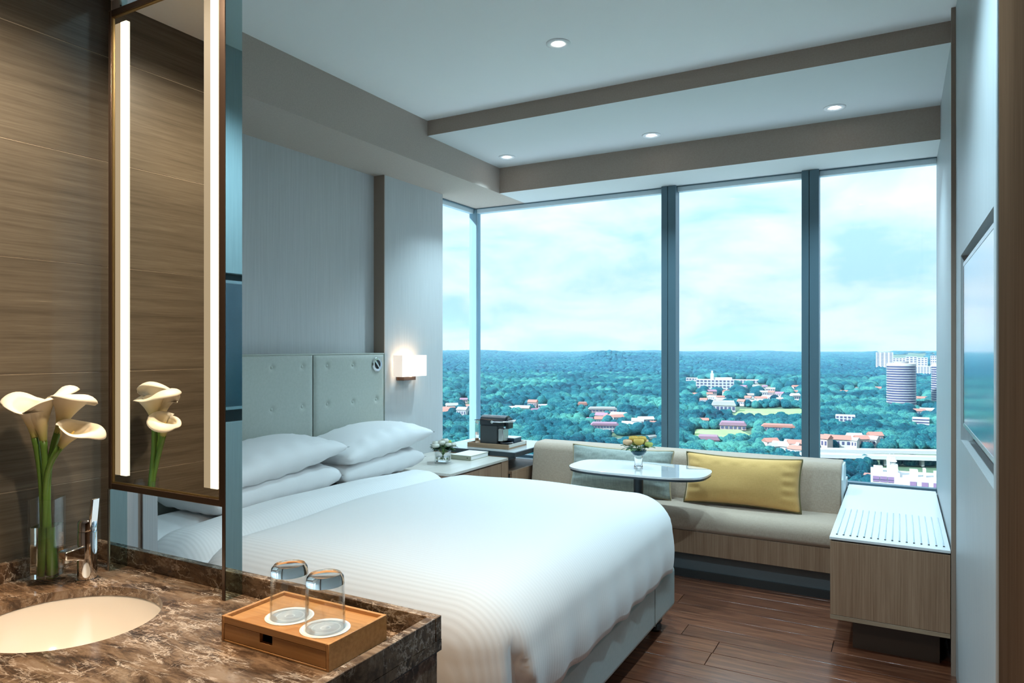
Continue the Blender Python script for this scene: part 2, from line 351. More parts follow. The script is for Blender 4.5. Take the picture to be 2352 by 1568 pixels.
# right side: veneer panel with TV niche, thin post, window reveal, wardrobe panel
NY0, NY1, NZ0, NZ1 = 2.178, 3.372, 1.077, 1.822
wr = MB().box(XR, .40, 2.15, NY0, 0, ZC).box(XR, .40, NY1, 3.66, 0, ZC).box(XR, .40, NY0, NY1, 0, NZ0).box(XR, .40, NY0, NY1, NZ1, ZC)
struct('wall_right', wr, M_reveal, 'pale veneer wall panel around the recessed television', 'wall')
struct('wall_niche', B(.26, .41, NY0, NY1, NZ0, NZ1), M_black, 'dark back of the television niche', 'niche')
struct('wall_reveal', B(.205, .40, 3.67, 5.26, 0, ZC), M_reveal, 'pale side wall next to the right window', 'wall')
struct('trim_2', B(.1985, .2155, 3.655, 3.675, 0, ZC), M_taupe, 'thin brown upright edge strip beside the luggage bench', 'trim')
struct('trim_3', B(.208, .30, 2.105, 2.15, 0, ZC), M_reveal, 'pale upright jamb strip next to the dark wardrobe panel', 'trim', bevel=.004)
struct('trim_4', B(.214, .30, 2.085, 2.105, 0, ZC), M_steel, 'narrow metal groove beside the wardrobe panel', 'trim')
struct('wall_wardrobe', B(.2125, .40, -1.65, 2.085, 0, ZC), M_wardrobe, 'dark glossy brown wardrobe panel at the right edge', 'wall panel')
struct('wall_back', B(-3.36, .45, -1.75, -1.6, 0, 3.0), M_soffit, 'wall behind the camera', 'wall')
struct('wall_partition', B(-3.36, -1.90, YB, YB + .045, 0, 2.952), M_paper, 'wallpapered partition end seen under the mirror', 'wall')
struct('trim_5', B(-3.36, -1.906, YB + .045, YB + .06, 0, 2.952), M_taupe, 'brown upright strip in the partition end under the mirror', 'trim')
struct('wall_partition_end', B(-3.36, -1.90, YB + .06, YB + .105, 0, 2.952), M_paper, 'bedroom side of the wallpapered partition end under the mirror', 'wall')
# tiled bathroom wall
tw = thing('wall_bathroom', 'wall of striated brown tiles beside the wash basin', 'wall', (XT - .012, 0, 0), kind='structure')
part(tw, 'grout_bed', B(XT - .12, XT - .0010, -1.62, YB, 0, 2.45), M_grout)
z = 1.089 - 4 * .2945; tile_me = None; k = 0
while z < 2.44:
    for y0 in (-1.31, -.11):
        a, b = y0, min(y0 + 1.298, YB); h = .2925
        o = mesh_obj('tile', B(-.012, 0, 0, b - a - .0015, 0, h), M_tile); o.parent = tw; o.location = (.012, a, z)
    z += .2945
# windows
def window(n, label, boxes, pane, rails):
    w = thing('window_%d' % n, label, 'window', (boxes[0], boxes[1], .53), kind='structure')
    part(w, 'pane', pane, M_pane)
    for nm, mb in rails: part(w, nm, mb, M_framelt if nm == 'head_rail' else M_frame, bevel=.003)
    return w
ZH = 2.615; gy0, gy1 = 5.205, 5.213
window(1, 'narrow corner window pane beside the sconce column', (-3.25, 4.9), B(-3.268, -3.26, 4.57, 5.20, .53, ZH), [('head_rail', B(-3.29, -3.245, 4.57, 5.18, ZH, 2.656)), ('sill_rail', B(-3.29, -3.245, 4.57, 5.18, .53, .56))])
def wpane(n, lab, x0, x1):
    window(n, lab, ((x0 + x1) / 2, 5.2), B(x0, x1, gy0, gy1, .53, ZH), [('head_rail', B(x0, x1, 5.185, 5.24, ZH, 2.656)), ('sill_rail', B(x0, x1, 5.185, 5.24, .53, .555))])
wpane(2, 'wide window pane from the corner post to the first mullion', -3.215, -1.564); wpane(3, 'middle window pane between the two mullions', -1.455, -.587); wpane(4, 'right window pane next to the luggage bench', -.478, .205)
def mullion(n, lab, x0, x1):
    t = thing('trim_%d' % n, lab, 'mullion', ((x0 + x1) / 2, 5.19, .53), kind='structure')
    xm = x0 + .046; part(t, 'mullion_face', B(x0, xm, 5.14, 5.24, .53, 2.654), M_frame, bevel=.002); part(t, 'mullion_face', B(xm + .004, x1, 5.14, 5.24, .53, 2.654), M_frame, bevel=.002); part(t, 'mullion_core', B(x0 + .01, x1 - .01, 5.15, 5.235, .53, 2.654), M_black)
mullion(6, 'left dark window mullion above the table', -1.564, -1.455); mullion(7, 'right dark window mullion above the yellow cushion', -.587, -.478)
struct('trim_8', B(-3.29, -3.215, 5.18, 5.25, .53, 2.654), plain('blue_grey_post', (.20, .33, .40), .4), 'pale post in the glazed corner', 'window post', (-3.25, 5.2, .53), bevel=.004)
struct('trim_9', B(-3.24, .205, 5.178, 5.186, 2.648, 2.654).box(-3.246, -3.225, 4.57, 5.178, 2.648, 2.654), M_frame, 'thin dark line where the bulkhead meets the window', 'trim')

# ------------------------------------------------------------------ downlights
def downlight(x, y, z, label, group, power, col, angle=2.3):
    t = thing('downlight', label, 'downlight', (x, y, z), group)
    part(t, 'ring', MB().lathe([(.060, 0), (.060, -.003), (.046, -.005), (.036, -.002), (.026, .004)], (x, y, z), 32, cap=False), M_ring, smooth=True, solid=.002)
    part(t, 'lens', MB().lathe([(.001, -.002), (.020, -.0035), (.027, -.001)], (x, y, z), 24), M_bulb, smooth=True)
    l = bpy.data.lights.new('downlight_lamp', 'SPOT'); l.energy = power; l.color = col; l.spot_size = angle; l.spot_blend = .9; l.shadow_soft_size = .04
    lo = bpy.data.objects.new('downlight_lamp', l); COL.objects.link(lo); lo.parent = t; lo.location = (0, 0, -.03)
COOL = (.58, .86, 1.0); WARM = (1.0, .79, .56)
downlight(-1.478, 3.146, ZC, 'recessed downlight alone on the main white ceiling', 'ceiling downlights', 26, COOL)
for x, lab in ((-2.53, 'left downlight of three over the window seat'), (-1.436, 'middle downlight of three over the window seat'), (-.334, 'right downlight of three over the window seat')):
    downlight(x, 4.50, 2.852, lab, 'ceiling downlights', 60, COOL, 1.9)
downlight(-1.55, .80, 2.43, 'bathroom downlight above the wash basin', 'bathroom downlights', 34, WARM, 2.7)
downlight(-.85, .80, 2.43, 'bathroom downlight above the wooden tray', 'bathroom downlights', 34, WARM, 2.5)
downlight(-1.15, 1.02, 2.43, 'unseen warm downlight added for the spill on the bed', 'bathroom downlights', 26, (1.0, .62, .34), 1.9)  # extra lamp out of view, added to throw warm light on the bed
downlight(-1.478, 1.75, ZC, 'unseen fill downlight added over the near side of the bed', 'ceiling downlights', 16, COOL)  # no fitting seen here; added to brighten the bed and ceiling
downlight(-.35, 2.2, ZC, 'unseen fill downlight added over the passage', 'ceiling downlights', 95, COOL)  # added out of view as fill light for the room

# ------------------------------------------------------------------ bed
def rrect(x0, x1, y0, y1, r, n=14, m=24):
    """rounded rectangle outline, evenly walked, as (x, y, nx, ny)"""
    out = []
    for (cx, cy, a0) in ((x1 - r, y1 - r, 0), (x0 + r, y1 - r, 90), (x0 + r, y0 + r, 180), (x1 - r, y0 + r, 270)):
        for i in range(n + 1):
            a = math.radians(a0 + 90 * i / n); out.append((cx + r * math.cos(a), cy + r * math.sin(a), math.cos(a), math.sin(a)))
    res = []; N = len(out)
    for i in range(N):
        a, b = out[i], out[(i + 1) % N]; d = math.hypot(b[0] - a[0], b[1] - a[1]); k = max(1, int(d / .03))
        for j in range(k):
            t = j / k; res.append(tuple(a[q] + (b[q] - a[q]) * t for q in range(4)))
    return res
BX0, BX1, BY0, BY1 = -3.08, -1.03, 1.80, 3.64
bed = thing('bed', 'wide hotel bed with leather base under a white striped duvet', 'bed', (-2.05, 2.72, 0))
part(bed, 'base', B(BX0, BX1, BY0, BY1, .095, .315), M_leather2, bevel=.028, bseg=4)
part(bed, 'base_seam', B(BX1 - .002, BX1 + .0015, 3.28, 3.286, .11, .30), M_stitch)
for x in (BX0 + .12, BX1 - .07):
    for y in (BY0 + .12, BY1 - .13):
        part(bed, 'leg', MB().lathe([(.022, 0), (.034, .012), (.034, .03), (.026, .04), (.036, .055), (.036, .096)], (x, y, 0), 16), M_black, smooth=True, autosm=40)
part(bed, 'mattress', B(BX0, BX1 - .01, BY0, BY1, .315, .60), M_linen, bevel=.06, bseg=5)
def duvet(x0, x1, y0, y1, zb, zt, r_edge, name, mat, seed, wav=.005, groove=True, rin=.21, foot=True):
    rnd = random.Random(seed); ph = [rnd.random() * 6 for _ in range(6)]; hs = zt - zb
    cx0, cx1, cy0, cy1 = x0 + rin, x1 - rin, y0 + rin, y1 - rin; cy = (y0 + y1) / 2; hw = (y1 - y0) / 2
    nx, ny = max(2, int((cx1 - cx0) / .022)), max(2, int((cy1 - cy0) / .018))
    def topz(px, py):
        ty = (py - cy) / hw; tx = (px - x0) / (x1 - x0)
        return .030 * (1 - ty * ty) * (1 - max(0, tx) ** 8) + .005 * math.sin(px * 7 + ph[0]) * math.sin(py * 5 + ph[1]) + .003 * math.sin(px * 3 - py * 9 + ph[5])
    mb = MB(); mb.grid(lambda u, v: (cx0 + (cx1 - cx0) * u, cy0 + (cy1 - cy0) * v, zt + topz(cx0 + (cx1 - cx0) * u, cy0 + (cy1 - cy0) * v)), nx + 1, ny + 1)
    out = []; NC = 12
    def edge(ax, ay, bx, by, n, mx, my):
        for i in range(n): out.append((ax + (bx - ax) * i / n, ay + (by - ay) * i / n, mx, my))
    def cor(x, y, a0):
        for i in range(NC): a = math.radians(a0 + 90 * i / NC); out.append((x, y, math.cos(a), math.sin(a)))
    cor(cx1, cy1, 0); edge(cx1, cy1, cx0, cy1, nx, 0, 1); cor(cx0, cy1, 90); edge(cx0, cy1, cx0, cy0, ny, -1, 0)
    cor(cx0, cy0, 180); edge(cx0, cy0, cx1, cy0, nx, 0, -1); cor(cx1, cy0, 270); edge(cx1, cy0, cx1, cy1, ny, 1, 0)
    prof = [(0, 0)] + [(rin * math.sin(PI / 2 * i / 10), -r_edge * (1 - math.cos(PI / 2 * i / 10))) for i in range(1, 11)]
    for i in range(1, 9): prof.append((rin + .010 * math.sin(i / 8 * PI), -r_edge - (hs - r_edge) * i / 8))
    prof.append((rin - .012, -hs + .004)); n = len(out); rings = []
    for k, (o, h) in enumerate(prof):
        ring = []
        for i, (bx, by, mx, my) in enumerate(out):
            px, py = bx + mx * o, by + my * o; s = i / n * 2 * PI; low = min(1, max(0, (-h - r_edge * .6) / (hs - r_edge * .6)))
            z = zt + h + topz(px, py) * (1 - low)
            wv = .006 * low * math.sin(s * 26 + ph[2]); px += mx * wv; py += my * wv
            if low > 0: z += low * (wav * math.sin(s * 15 + ph[3]) + wav * .6 * math.sin(s * 33 + ph[4]))
            if groove and low > 0:                         # tucked pleat at the near foot corner
                if mx > .5:
                    w_ = .006 + .050 * low; q = (py - (y0 + .125 + .03 * low)) / w_
                    if abs(q) < 1: px -= .075 * min(1, low * 1.4) * (1 - q * q) ** .6
            ring.append(len(mb.v)); mb.v.append((px, py, z))
        rings.append(ring)
    for a, b in zip(rings, rings[1:]):
        for i in range(n): j = (i + 1) % n; mb.f.append((a[i], a[j], b[j], b[i]))
    o = part(bed, name, mb, mat, smooth=True)
    bm = bmesh.new(); bm.from_mesh(o.data); bmesh.ops.remove_doubles(bm, verts=bm.verts, dist=2e-4); bmesh.ops.recalc_face_normals(bm, faces=bm.faces); bm.to_mesh(o.data); bm.free()
    return o
duvet(-2.44, -1.005, 1.74, 3.675, .325, .695, .18, 'duvet', M_duvet, 3)
duvet(-2.78, -2.40, 1.755, 3.66, .34, .688, .16, 'folded_sheet', linen('striped_sheet', (.74, .73, .72), True), 5, groove=False, rin=.16)
duvet(-3.10, -2.70, 1.77, 3.65, .34, .655, .10, 'bottom_sheet', M_linen, 6, groove=False, rin=.12)

def pillow_mb(L, Wd, T, e=.42, pinch=.05, nu=40, nv=28, sag=0, seed=0):
    """closed cushion, length along x, width along y, thickness along z"""
    rd = random.Random(seed); p1, p2, p3 = rd.random() * 6, rd.random() * 6, rd.random() * 6
    mb = MB()
    def pt(u, v, s):
        a, b = 2 * u - 1, 2 * v - 1
        ex = (1 - pinch * (1 - abs(a) ** 2.0) * 0 - pinch * (1 - b * b)); ey = 1 - pinch * 1.3 * (1 - a * a)
        x = a * L / 2 * (1 - pinch * .6 * (1 - b * b)); y = b * Wd / 2 * ey
        t = max(0, (1 - abs(a) ** 2.4)) ** e * max(0, (1 - abs(b) ** 2.4)) ** e
        w = 1 + .05 * math.sin(a * 4 + p1) * math.sin(b * 3 + p2)
        edge = max(abs(a), abs(b)); cr = .006 * math.sin(b * 17 + p3) * (1 if abs(a) > .75 else 0) * t + .006 * math.sin(a * 19 + p2) * (1 if abs(b) > .7 else 0) * t
        return (x, y, s * (T / 2 * t * w + cr) + sag * (a * a))
    mb.grid(lambda u, v: pt(u, v, 1), nu, nv); mb.grid(lambda u, v: pt(u, v, -1), nu, nv)
    return mb
def weld(o, d=1e-4):
    bm = bmesh.new(); bm.from_mesh(o.data); bmesh.ops.remove_doubles(bm, verts=bm.verts, dist=d); bmesh.ops.recalc_face_normals(bm, faces=bm.faces); bm.to_mesh(o.data); bm.free()
def pillow(label, c, L, Wd, T, rot, seed, sag=-.012, e=.46):
    mb = pillow_mb(L, Wd, T, e, .03, seed=seed, sag=sag); M = Matrix.Translation(c) @ Euler(rot).to_matrix().to_4x4(); mb.xf(M)
    o = solo('pillow', mb, M_linen, label, 'pillow', c, 'white bed pillows', smooth=True); weld(o); return o
R90 = PI / 2
pillow('plump white pillow on top at the far side of the bed', (-2.87, 3.32, .880), .80, .50, .19, (0, -.10, R90 + .0), 1)
pillow('white pillow underneath at the far side of the bed', (-2.885, 3.29, .752), .75, .47, .180, (0, -.02, R90), 2, -.004, .30)
pillow('plump white pillow on top at the near side of the bed', (-2.87, 2.50, .880), .84, .50, .19, (0, -.10, R90 - .0), 3)
pillow('white pillow underneath at the near side of the bed', (-2.885, 2.50, .752), .81, .47, .180, (0, -.02, R90), 4, -.004, .30)

# headboard: three buttoned leather panels
hb = thing('headboard', 'sage leather headboard with buttoned panels behind the bed', 'headboard', (-3.19, 2.84, 0))
HZ0, HZ1, HX = .30, 1.405, -3.150
for k in range(3):
    y1 = 3.855 - k * .68; y0 = y1 - .672
    by = [y1 - .09, y1 - .325, y1 - .56]; bz = [1.335, 1.095, .86, .62]
    def surf(u, v, y0=y0, y1=y1, by=by, bz=bz):
        y = y0 + (y1 - y0) * u; z = HZ0 + (HZ1 - HZ0) * v
        e = min(y - y0, y1 - y, (HZ1 - z)); x = HX + .012 * (1 - math.exp(-e / .012)) - .012
        for yy in by:
            for zz in bz:
                if k == 0 and yy == by[0] and zz == bz[0]: continue
                d = math.hypot(y - yy, z - zz)
                if d < .09: x -= .010 * math.exp(-(d / .016) ** 2)
        return (x + .008, y, z)
    mb = MB().grid(surf, 78, 120); mb.box(-3.235, HX - .012, y0, y1, HZ0, HZ1 - .002)
    p = part(hb, 'panel', mb, M_leather, smooth=True, autosm=60)
    for yy in by:
        for zz in bz:
            if k == 0 and yy == by[0] and zz == bz[0]: continue
            part(p, 'button', MB().lathe([(.002, .0045), (.007, .004), (.010, .001), (.010, -.003)], (HX - .0005, yy, zz), 12, axis=(1, 0, 0)), M_leather, smooth=True)
part(hb, 'top_edge', B(-3.238, HX + .001, 1.82, 3.857, HZ1 - .001, HZ1 + .008), M_leather, bevel=.003)
part(hb, 'side_edge', B(-3.238, HX + .004, 3.8555, 3.8595, HZ0, HZ1 + .004), M_leather)
for yy in (3.178, 2.498): part(hb, 'seam', B(-3.23, HX - .012, yy - .004, yy + .004, HZ0, HZ1), M_stitch)
rl = thing('reading_light', 'round flush reading light set in the headboard corner', 'reading light', (-3.145, 3.765, 1.335))
part(rl, 'ring', MB().lathe([(.030, 0), (.046, .0), (.050, .006), (.046, .011), (.031, .009), (.030, 0)], (-3.1425, 3.765, 1.335), 32, axis=(1, 0, 0), cap=False), M_steel, smooth=True, autosm=40)
part(rl, 'lamp_disc', MB().lathe([(.031, -.002), (.031, .003)], (-3.1425, 3.765, 1.335), 28, axis=(1, 0, 0)), M_black)
part(rl, 'slot_bar', MB().box(-.002, .004, -.031, .031, -.006, .006).xf(Matrix.Translation((-3.1365, 3.765, 1.335)) @ Matrix.Rotation(-.85, 4, 'X')), M_steel)

# sconce on the column
sc_ = thing('wall_sconce', 'small rectangular wall lamp glowing beside the headboard', 'wall lamp', (XL, 4.17, 1.23))
def shade_mb(y0, y1, z0, z1, x0, x1):
    return MB().box(x1 - .003, x1, y0, y1, z0, z1).box(x0, x1 - .003, y0, y0 + .003, z0, z1).box(x0, x1 - .003, y1 - .003, y1, z0, z1)
part(sc_, 'shade', shade_mb(3.935, 4.225, 1.243, 1.395, -3.135, -3.055), M_shade)
part(sc_, 'back_plate', B(XL, XL + .012, 3.99, 4.17, 1.215, 1.30), M_brownwood)
part(sc_, 'bracket', B(XL + .012, XL + .06, 4.0, 4.14, 1.215, 1.24), M_brownwood)
part(sc_, 'bulb', MB().lathe([(.012, 0), (.02, .02), (.022, .045), (.012, .065)], (-3.095, 4.08, 1.24), 12), emis('bulb', (1, .75, .5), 6), smooth=True)
pl = bpy.data.lights.new('sconce_lamp', 'POINT'); pl.energy = .55; pl.color = (1, .66, .40); pl.shadow_soft_size = .02
po = bpy.data.objects.new('sconce_lamp', pl); COL.objects.link(po); po.parent = sc_; po.location = (.055, -.09, .115)

# ------------------------------------------------------------------ nightstand and console in the corner
ns = thing('nightstand', 'pale veneered nightstand between bed and corner console', 'nightstand', (-2.82, 4.08, 0))
part(ns, 'top', B(XL + .002, -2.49, 3.70, 4.448, .632, .65), M_ashtop, bevel=.002)
part(ns, 'body', B(XL + .002, -2.515, 3.71, 4.445, .10, .632), M_ash)
part(ns, 'drawer_front', B(-2.515, -2.497, 3.712, 4.355, .40, .622), M_ash, bevel=.0015)
part(ns, 'drawer_front', B(-2.515, -2.497, 3.712, 4.355, .11, .392), M_ash, bevel=.0015)
part(ns, 'end_stile', B(-2.515, -2.495, 4.36, 4.446, .10, .630), M_ash, bevel=.0015)
part(ns, 'plinth', B(XL + .01, -2.56, 3.73, 4.44, 0, .10), M_greymat)
cs = thing('corner_console', 'corner console with dark stone top and open shelf', 'console', (-2.8, 4.74, 0))
part(cs, 'top', B(XL + .002, -2.438, 4.45, 5.128, .655, .688), M_darkmetal, bevel=.002)
part(cs, 'top_inlay', B(XL + .012, -2.448, 4.46, 5.12, .6882, .6895), plain('console_glass_top', (.50, .56, .58), .08, coat=.6))
part(cs, 'side_panel', B(XL + .002, -2.50, 4.45, 4.468, .08, .655), M_ash)
part(cs, 'back_panel', B(XL + .002, XL + .02, 4.468, 5.02, .08, .655), M_ash)
part(cs, 'shelf', B(XL + .02, -2.47, 4.468, 5.02, .53, .548), M_ash)
part(cs, 'drawer_front', B(-2.49, -2.47, 4.47, 4.90, .09, .529), M_ash, bevel=.0015)
part(cs, 'end_panel', B(-2.49, -2.455, 4.905, 5.02, .08, .655), M_ash)
part(cs, 'inner_panel', B(-2.75, -2.74, 4.468, 5.02, .548, .655), M_greymat)
part(cs, 'plinth', B(XL + .02, -2.53, 4.48, 5.02, 0, .08), M_greymat)

def bloom(mb, c, r, seed, n=3):
    rd = random.Random(seed); c = Vector(c)
    for k in range(n):
        rr = r * (1 - .27 * k); h = r * (.15 + .28 * k); sd = rd.random() * 6
        mb.grid(lambda u, v: tuple(c + Vector((rr * math.sin(v * PI * .62 + .25) * math.cos(u * 2 * PI) * (1 + .10 * math.sin(5 * u * 2 * PI + sd)), rr * math.sin(v * PI * .62 + .25) * math.sin(u * 2 * PI) * (1 + .10 * math.sin(5 * u * 2 * PI + sd)), h * .3 - rr * .8 * math.cos(v * PI * .62 + .25) + h * .3))), 15, 6, wrapu=True)
    return mb
def leaf_mb(mb, base, d, ln, wd, droop=.3):
    d = Vector(d).normalized(); sd = d.cross(Vector((0, 0, 1))); sd = sd.normalized() if sd.length > .05 else Vector((1, 0, 0)); up = sd.cross(d)
    def pt(u, v):
        w = wd * math.sin(PI * min(1, v * .92 + .06)) ** .8 * (2 * u - 1) * .5
        return tuple(Vector(base) + d * ln * v + sd * w + up * (abs(2 * u - 1) * wd * .12) - Vector((0, 0, 1)) * droop * ln * v * v)
    return mb.grid(pt, 3, 6)
def bouquet(label, c, rad, hgt, kinds, seed, stem_z, leaves=14, leafmat=None, blr=.022):
    """c: centre of the vase mouth"""
    rd = random.Random(seed); t = thing('bouquet', label, 'flowers', c, 'small flower arrangements'); c = Vector(c)
    i = 0
    for m, nm, cnt in kinds:
        for q in range(cnt):
            a = i * 2.4 + .3; rr = rad * math.sqrt((i + .4) / sum(k[2] for k in kinds)); hz = hgt * (1 - .55 * (rr / rad) ** 2) + rd.uniform(-.004, .004)
            p = c + Vector((rr * math.cos(a), rr * math.sin(a), hz)); b = part(t, nm, bloom(MB(), p, blr * rd.uniform(.85, 1.15), seed * 50 + i), m, smooth=True)
            part(t, 'stem', MB().tube([p, c + Vector((rr * .3 * math.cos(a), rr * .3 * math.sin(a), -.005)), c + Vector((-rr * .3 * math.cos(a), -rr * .3 * math.sin(a), stem_z))], .0022, 5), M_stem, smooth=True); i += 1
    for q in range(leaves):
        a = q * 2.4; el = rd.uniform(.0, .75); part(t, 'leaf', leaf_mb(MB(), c + Vector((math.cos(a), math.sin(a), 0)) * rad * .45 + Vector((0, 0, hgt * .25)), (math.cos(a), math.sin(a), el), rad * rd.uniform(.75, 1.0), rad * .42), M_leaf2 if q % 3 else M_leaf, smooth=True)
    return t
def vase_square(name, label, cx, cy, z0, hw, hgt, wall, water, rotz=0, floor_t=.012, rnd=.006):
    t = thing(name, label, 'vase', (cx, cy, z0)); Mz = Matrix.Translation((cx, cy, 0)) @ Matrix.Rotation(rotz, 4, 'Z')
    def sq(h, n=6, r=rnd): 
        r = min(r, h * .6); return [(x, y) for x, y, _, _ in rrect_simple(-h, h, -h, h, r, n)]
    mb = MB(); o = sq(hw); i = sq(hw - wall); n = len(o)
    v = [(x, y, z0) for x, y in o] + [(x, y, z0 + hgt) for x, y in o] + [(x, y, z0 + hgt) for x, y in i] + [(x, y, z0 + floor_t) for x, y in i]
    f = [tuple(range(n))[::-1], tuple(range(3 * n, 4 * n))]
    for a in range(3):
        for k in range(n): j = (k + 1) % n; f.append((a * n + k, a * n + j, (a + 1) * n + j, (a + 1) * n + k))
    mb.add(v, f).xf(Mz); part(t, 'glass_body', mb, M_thin, smooth=True, autosm=40)
    w = MB(); i2 = sq(hw - wall - .0006); w.prism(i2, 2, z0 + floor_t + .0006, z0 + water).xf(Mz); part(t, 'water', w, M_water, smooth=True, autosm=40)
    return t
def rrect_simple(x0, x1, y0, y1, r, n):
    out = []
    for (cx, cy, a0) in ((x1 - r, y1 - r, 0), (x0 + r, y1 - r, 90), (x0 + r, y0 + r, 180), (x1 - r, y0 + r, 270)):
        for i in range(n + 1):
            a = math.radians(a0 + 90 * i / n); out.append((cx + r * math.cos(a), cy + r * math.sin(a), 0, 0))
    return out
vase_square('glass_vase', 'small square clear glass vase on the nightstand', -2.775, 4.03, .65, .045, .080, .004, .045, .25)
bouquet('white roses with dark leaves in the square nightstand vase', (-2.775, 4.03, .735), .078, .066, [(M_rose, 'rose', 3), (M_rosey, 'bloom', 1), (M_rose, 'rose', 6)], 2, -.06, 28, blr=.023)
bk = thing('book', 'pale hardback book lying on the nightstand', 'book', (-2.73, 4.34, .65))
Mb = Matrix.Translation((-2.735, 4.335, .65)) @ Matrix.Rotation(.0, 4, 'Z')
part(bk, 'cover', MB().box(-.085, .085, -.14, .105, .0, .004).box(-.085, .085, -.14, .105, .030, .034).box(-.085, .085, -.14, -.136, .004, .03).xf(Mb), M_bookspine, bevel=.001)
part(bk, 'top_sheet', MB().box(-.083, .083, -.137, .103, .0341, .0346).xf(Mb), M_paperw)
part(bk, 'pages', MB().box(-.083, .081, -.135, .101, .0042, .0298).xf(Mb), M_paperw)
part(bk, 'emblem', MB().lathe([(.001, .0005), (.004, .0005)], tuple(Mb @ Vector((.055, -.1405, .018))), 12, axis=(0, -1, 0)), M_black)

# wooden serving tray, coffee machine, capsule box
tr = thing('serving_tray', 'walnut serving tray under the coffee machine', 'tray', (-2.73, 4.70, .6895))
TX0, TX1, TY0, TY1, TZ = -2.91, -2.548, 4.555, 4.845, .690
part(tr, 'base_board', B(TX0, TX1, TY0, TY1, TZ, TZ + .012), M_traywood)
part(tr, 'front_rim', B(TX0, TX1, TY0, TY0 + .012, TZ + .012, TZ + .034), M_traywood, bevel=.001); part(tr, 'back_rim', B(TX0, TX1, TY1 - .012, TY1, TZ + .012, TZ + .034), M_traywood, bevel=.001)
part(tr, 'side_rim', B(TX1 - .012, TX1, TY0 + .012, TY1 - .012, TZ + .012, TZ + .034), M_ashtop, bevel=.001); part(tr, 'side_rim', B(TX0, TX0 + .012, TY0 + .012, TY1 - .012, TZ + .012, TZ + .034), M_traywood, bevel=.001)
zt = TZ + .012
cm = thing('coffee_machine', 'compact black capsule coffee machine on the wooden tray', 'coffee machine', (-2.72, 4.64, zt))
bx0, bx1, cy0, cy1 = -2.815, -2.665, 4.585, 4.695
part(cm, 'body', B(bx0, bx1, cy0, cy1, zt, zt + .155), plain('charcoal_side', (.055, .062, .066), .45), bevel=.004)
cyc = (cy0 + cy1) / 2
hp = [(.055 * math.cos(a), .055 * math.sin(a)) for a in [PI * i / 14 for i in range(15)]]
part(cm, 'head', MB().prism([(cyc + p[0], zt + .185 + p[1] * .85) for p in hp] + [(cyc - .055, zt + .157), (cyc + .055, zt + .157)], 0, bx0, -2.60), M_blackgloss, smooth=True, autosm=35)
part(cm, 'nose', MB().prism([(cyc + p[0] * .7, zt + .18 + p[1] * .7) for p in hp] + [(cyc - .038, zt + .135), (cyc + .038, zt + .135)], 0, -2.60, -2.575), M_black, bevel=.004)
part(cm, 'spout', MB().lathe([(.011, 0), (.016, .022)], (-2.60, cyc, zt + .135), 14), M_blackgloss, smooth=True)
part(cm, 'lever', MB().tube([(-2.705, cy0 - .004, zt + .185), (-2.64, cy0 - .005, zt + .186), (-2.565, cy0 - .002, zt + .192)], .0055, 10).tube([(-2.565, cy0 - .002, zt + .192), (-2.545, cyc, zt + .195), (-2.565, cy1 + .002, zt + .192)], .008, 10), M_chrome, smooth=True)
part(cm, 'lever_pivot', MB().lathe([(.012, -.004), (.012, .005)], (-2.705, cy0 - .002, zt + .185), 18, axis=(0, -1, 0)), M_chrome, smooth=True, autosm=40)
part(cm, 'capsule_bin', B(bx1, -2.618, cy0 + .012, cy1 - .012, zt + .036, zt + .137), M_steel, bevel=.006)
part(cm, 'drip_tray', MB().lathe([(.052, 0), (.056, .004), (.056, .030), (.050, .034)], (-2.615, cyc, zt), 28), M_blackgloss, smooth=True, autosm=40)
part(cm, 'drip_grid', MB().lathe([(.001, 0), (.047, 0)], (-2.615, cyc, zt + .0345), 28), M_steel)
part(cm, 'water_tank', B(-2.872, bx0 - .001, cy0 + .015, cy1 - .015, zt + .004, zt + .186), glass('tank_plastic', (.93, .97, .98), 1.12, .03), bevel=.008)
part(cm, 'tank_lid', B(-2.874, bx0 - .001, cy0 + .013, cy1 - .013, zt + .187, zt + .193), M_black, bevel=.002)
cb_ = thing('capsule_box', 'dark capsule box with pale lid beside the coffee machine', 'box', (-2.64, 4.77, zt))
part(cb_, 'body', B(-2.70, -2.585, 4.712, 4.828, zt, zt + .05), plain('navy_box', (.03, .05, .075), .35), bevel=.002); part(cb_, 'lid', B(-2.70, -2.585, 4.712, 4.828, zt + .0505, zt + .056), M_whitelam, bevel=.001)

# ------------------------------------------------------------------ window seat
sf = thing('window_seat', 'long built-in oatmeal upholstered bench under the windows', 'sofa', (-1.38, 4.7, 0))
SX0, SX1 = -2.435, -.302
def arc(cx, cy, r, a0, a1, n=8): return [(cx + r * math.cos(math.radians(a0 + (a1 - a0) * i / n)), cy + r * math.sin(math.radians(a0 + (a1 - a0) * i / n))) for i in range(n + 1)]
seat = [(4.40, .300)] + arc(4.405, .335, .030, 230, 180, 4) + arc(4.455, .355, .078, 175, 90, 8) + [(4.72, .435), (4.72, .300)]
part(sf, 'seat_cushion', MB().prism(seat, 0, SX0, SX1), M_sofa, smooth=True, autosm=50)
back = [(4.705, .30), (4.70, .42)] + arc(4.80, .672, .063, 170, 90, 7) + arc(4.925, .695, .042, 90, 0, 7) + [(4.967, .30)]
part(sf, 'backrest', MB().prism(back, 0, SX0, SX1 - .012), M_sofa, smooth=True, autosm=50, bevel=.008)
part(sf, 'backrest_end', MB().prism([(4.72, .30), (4.725, .64), (4.79, .725), (4.93, .725), (4.96, .69), (4.96, .30)], 0, SX1 - .011, SX1), M_framelt)
part(sf, 'front_panel', B(SX0, SX1, 4.392, 4.41, .158, .300), M_ash, bevel=.0015)
part(sf, 'carcass', B(SX0, SX1, 4.412, 5.0, .158, .298), M_ash)
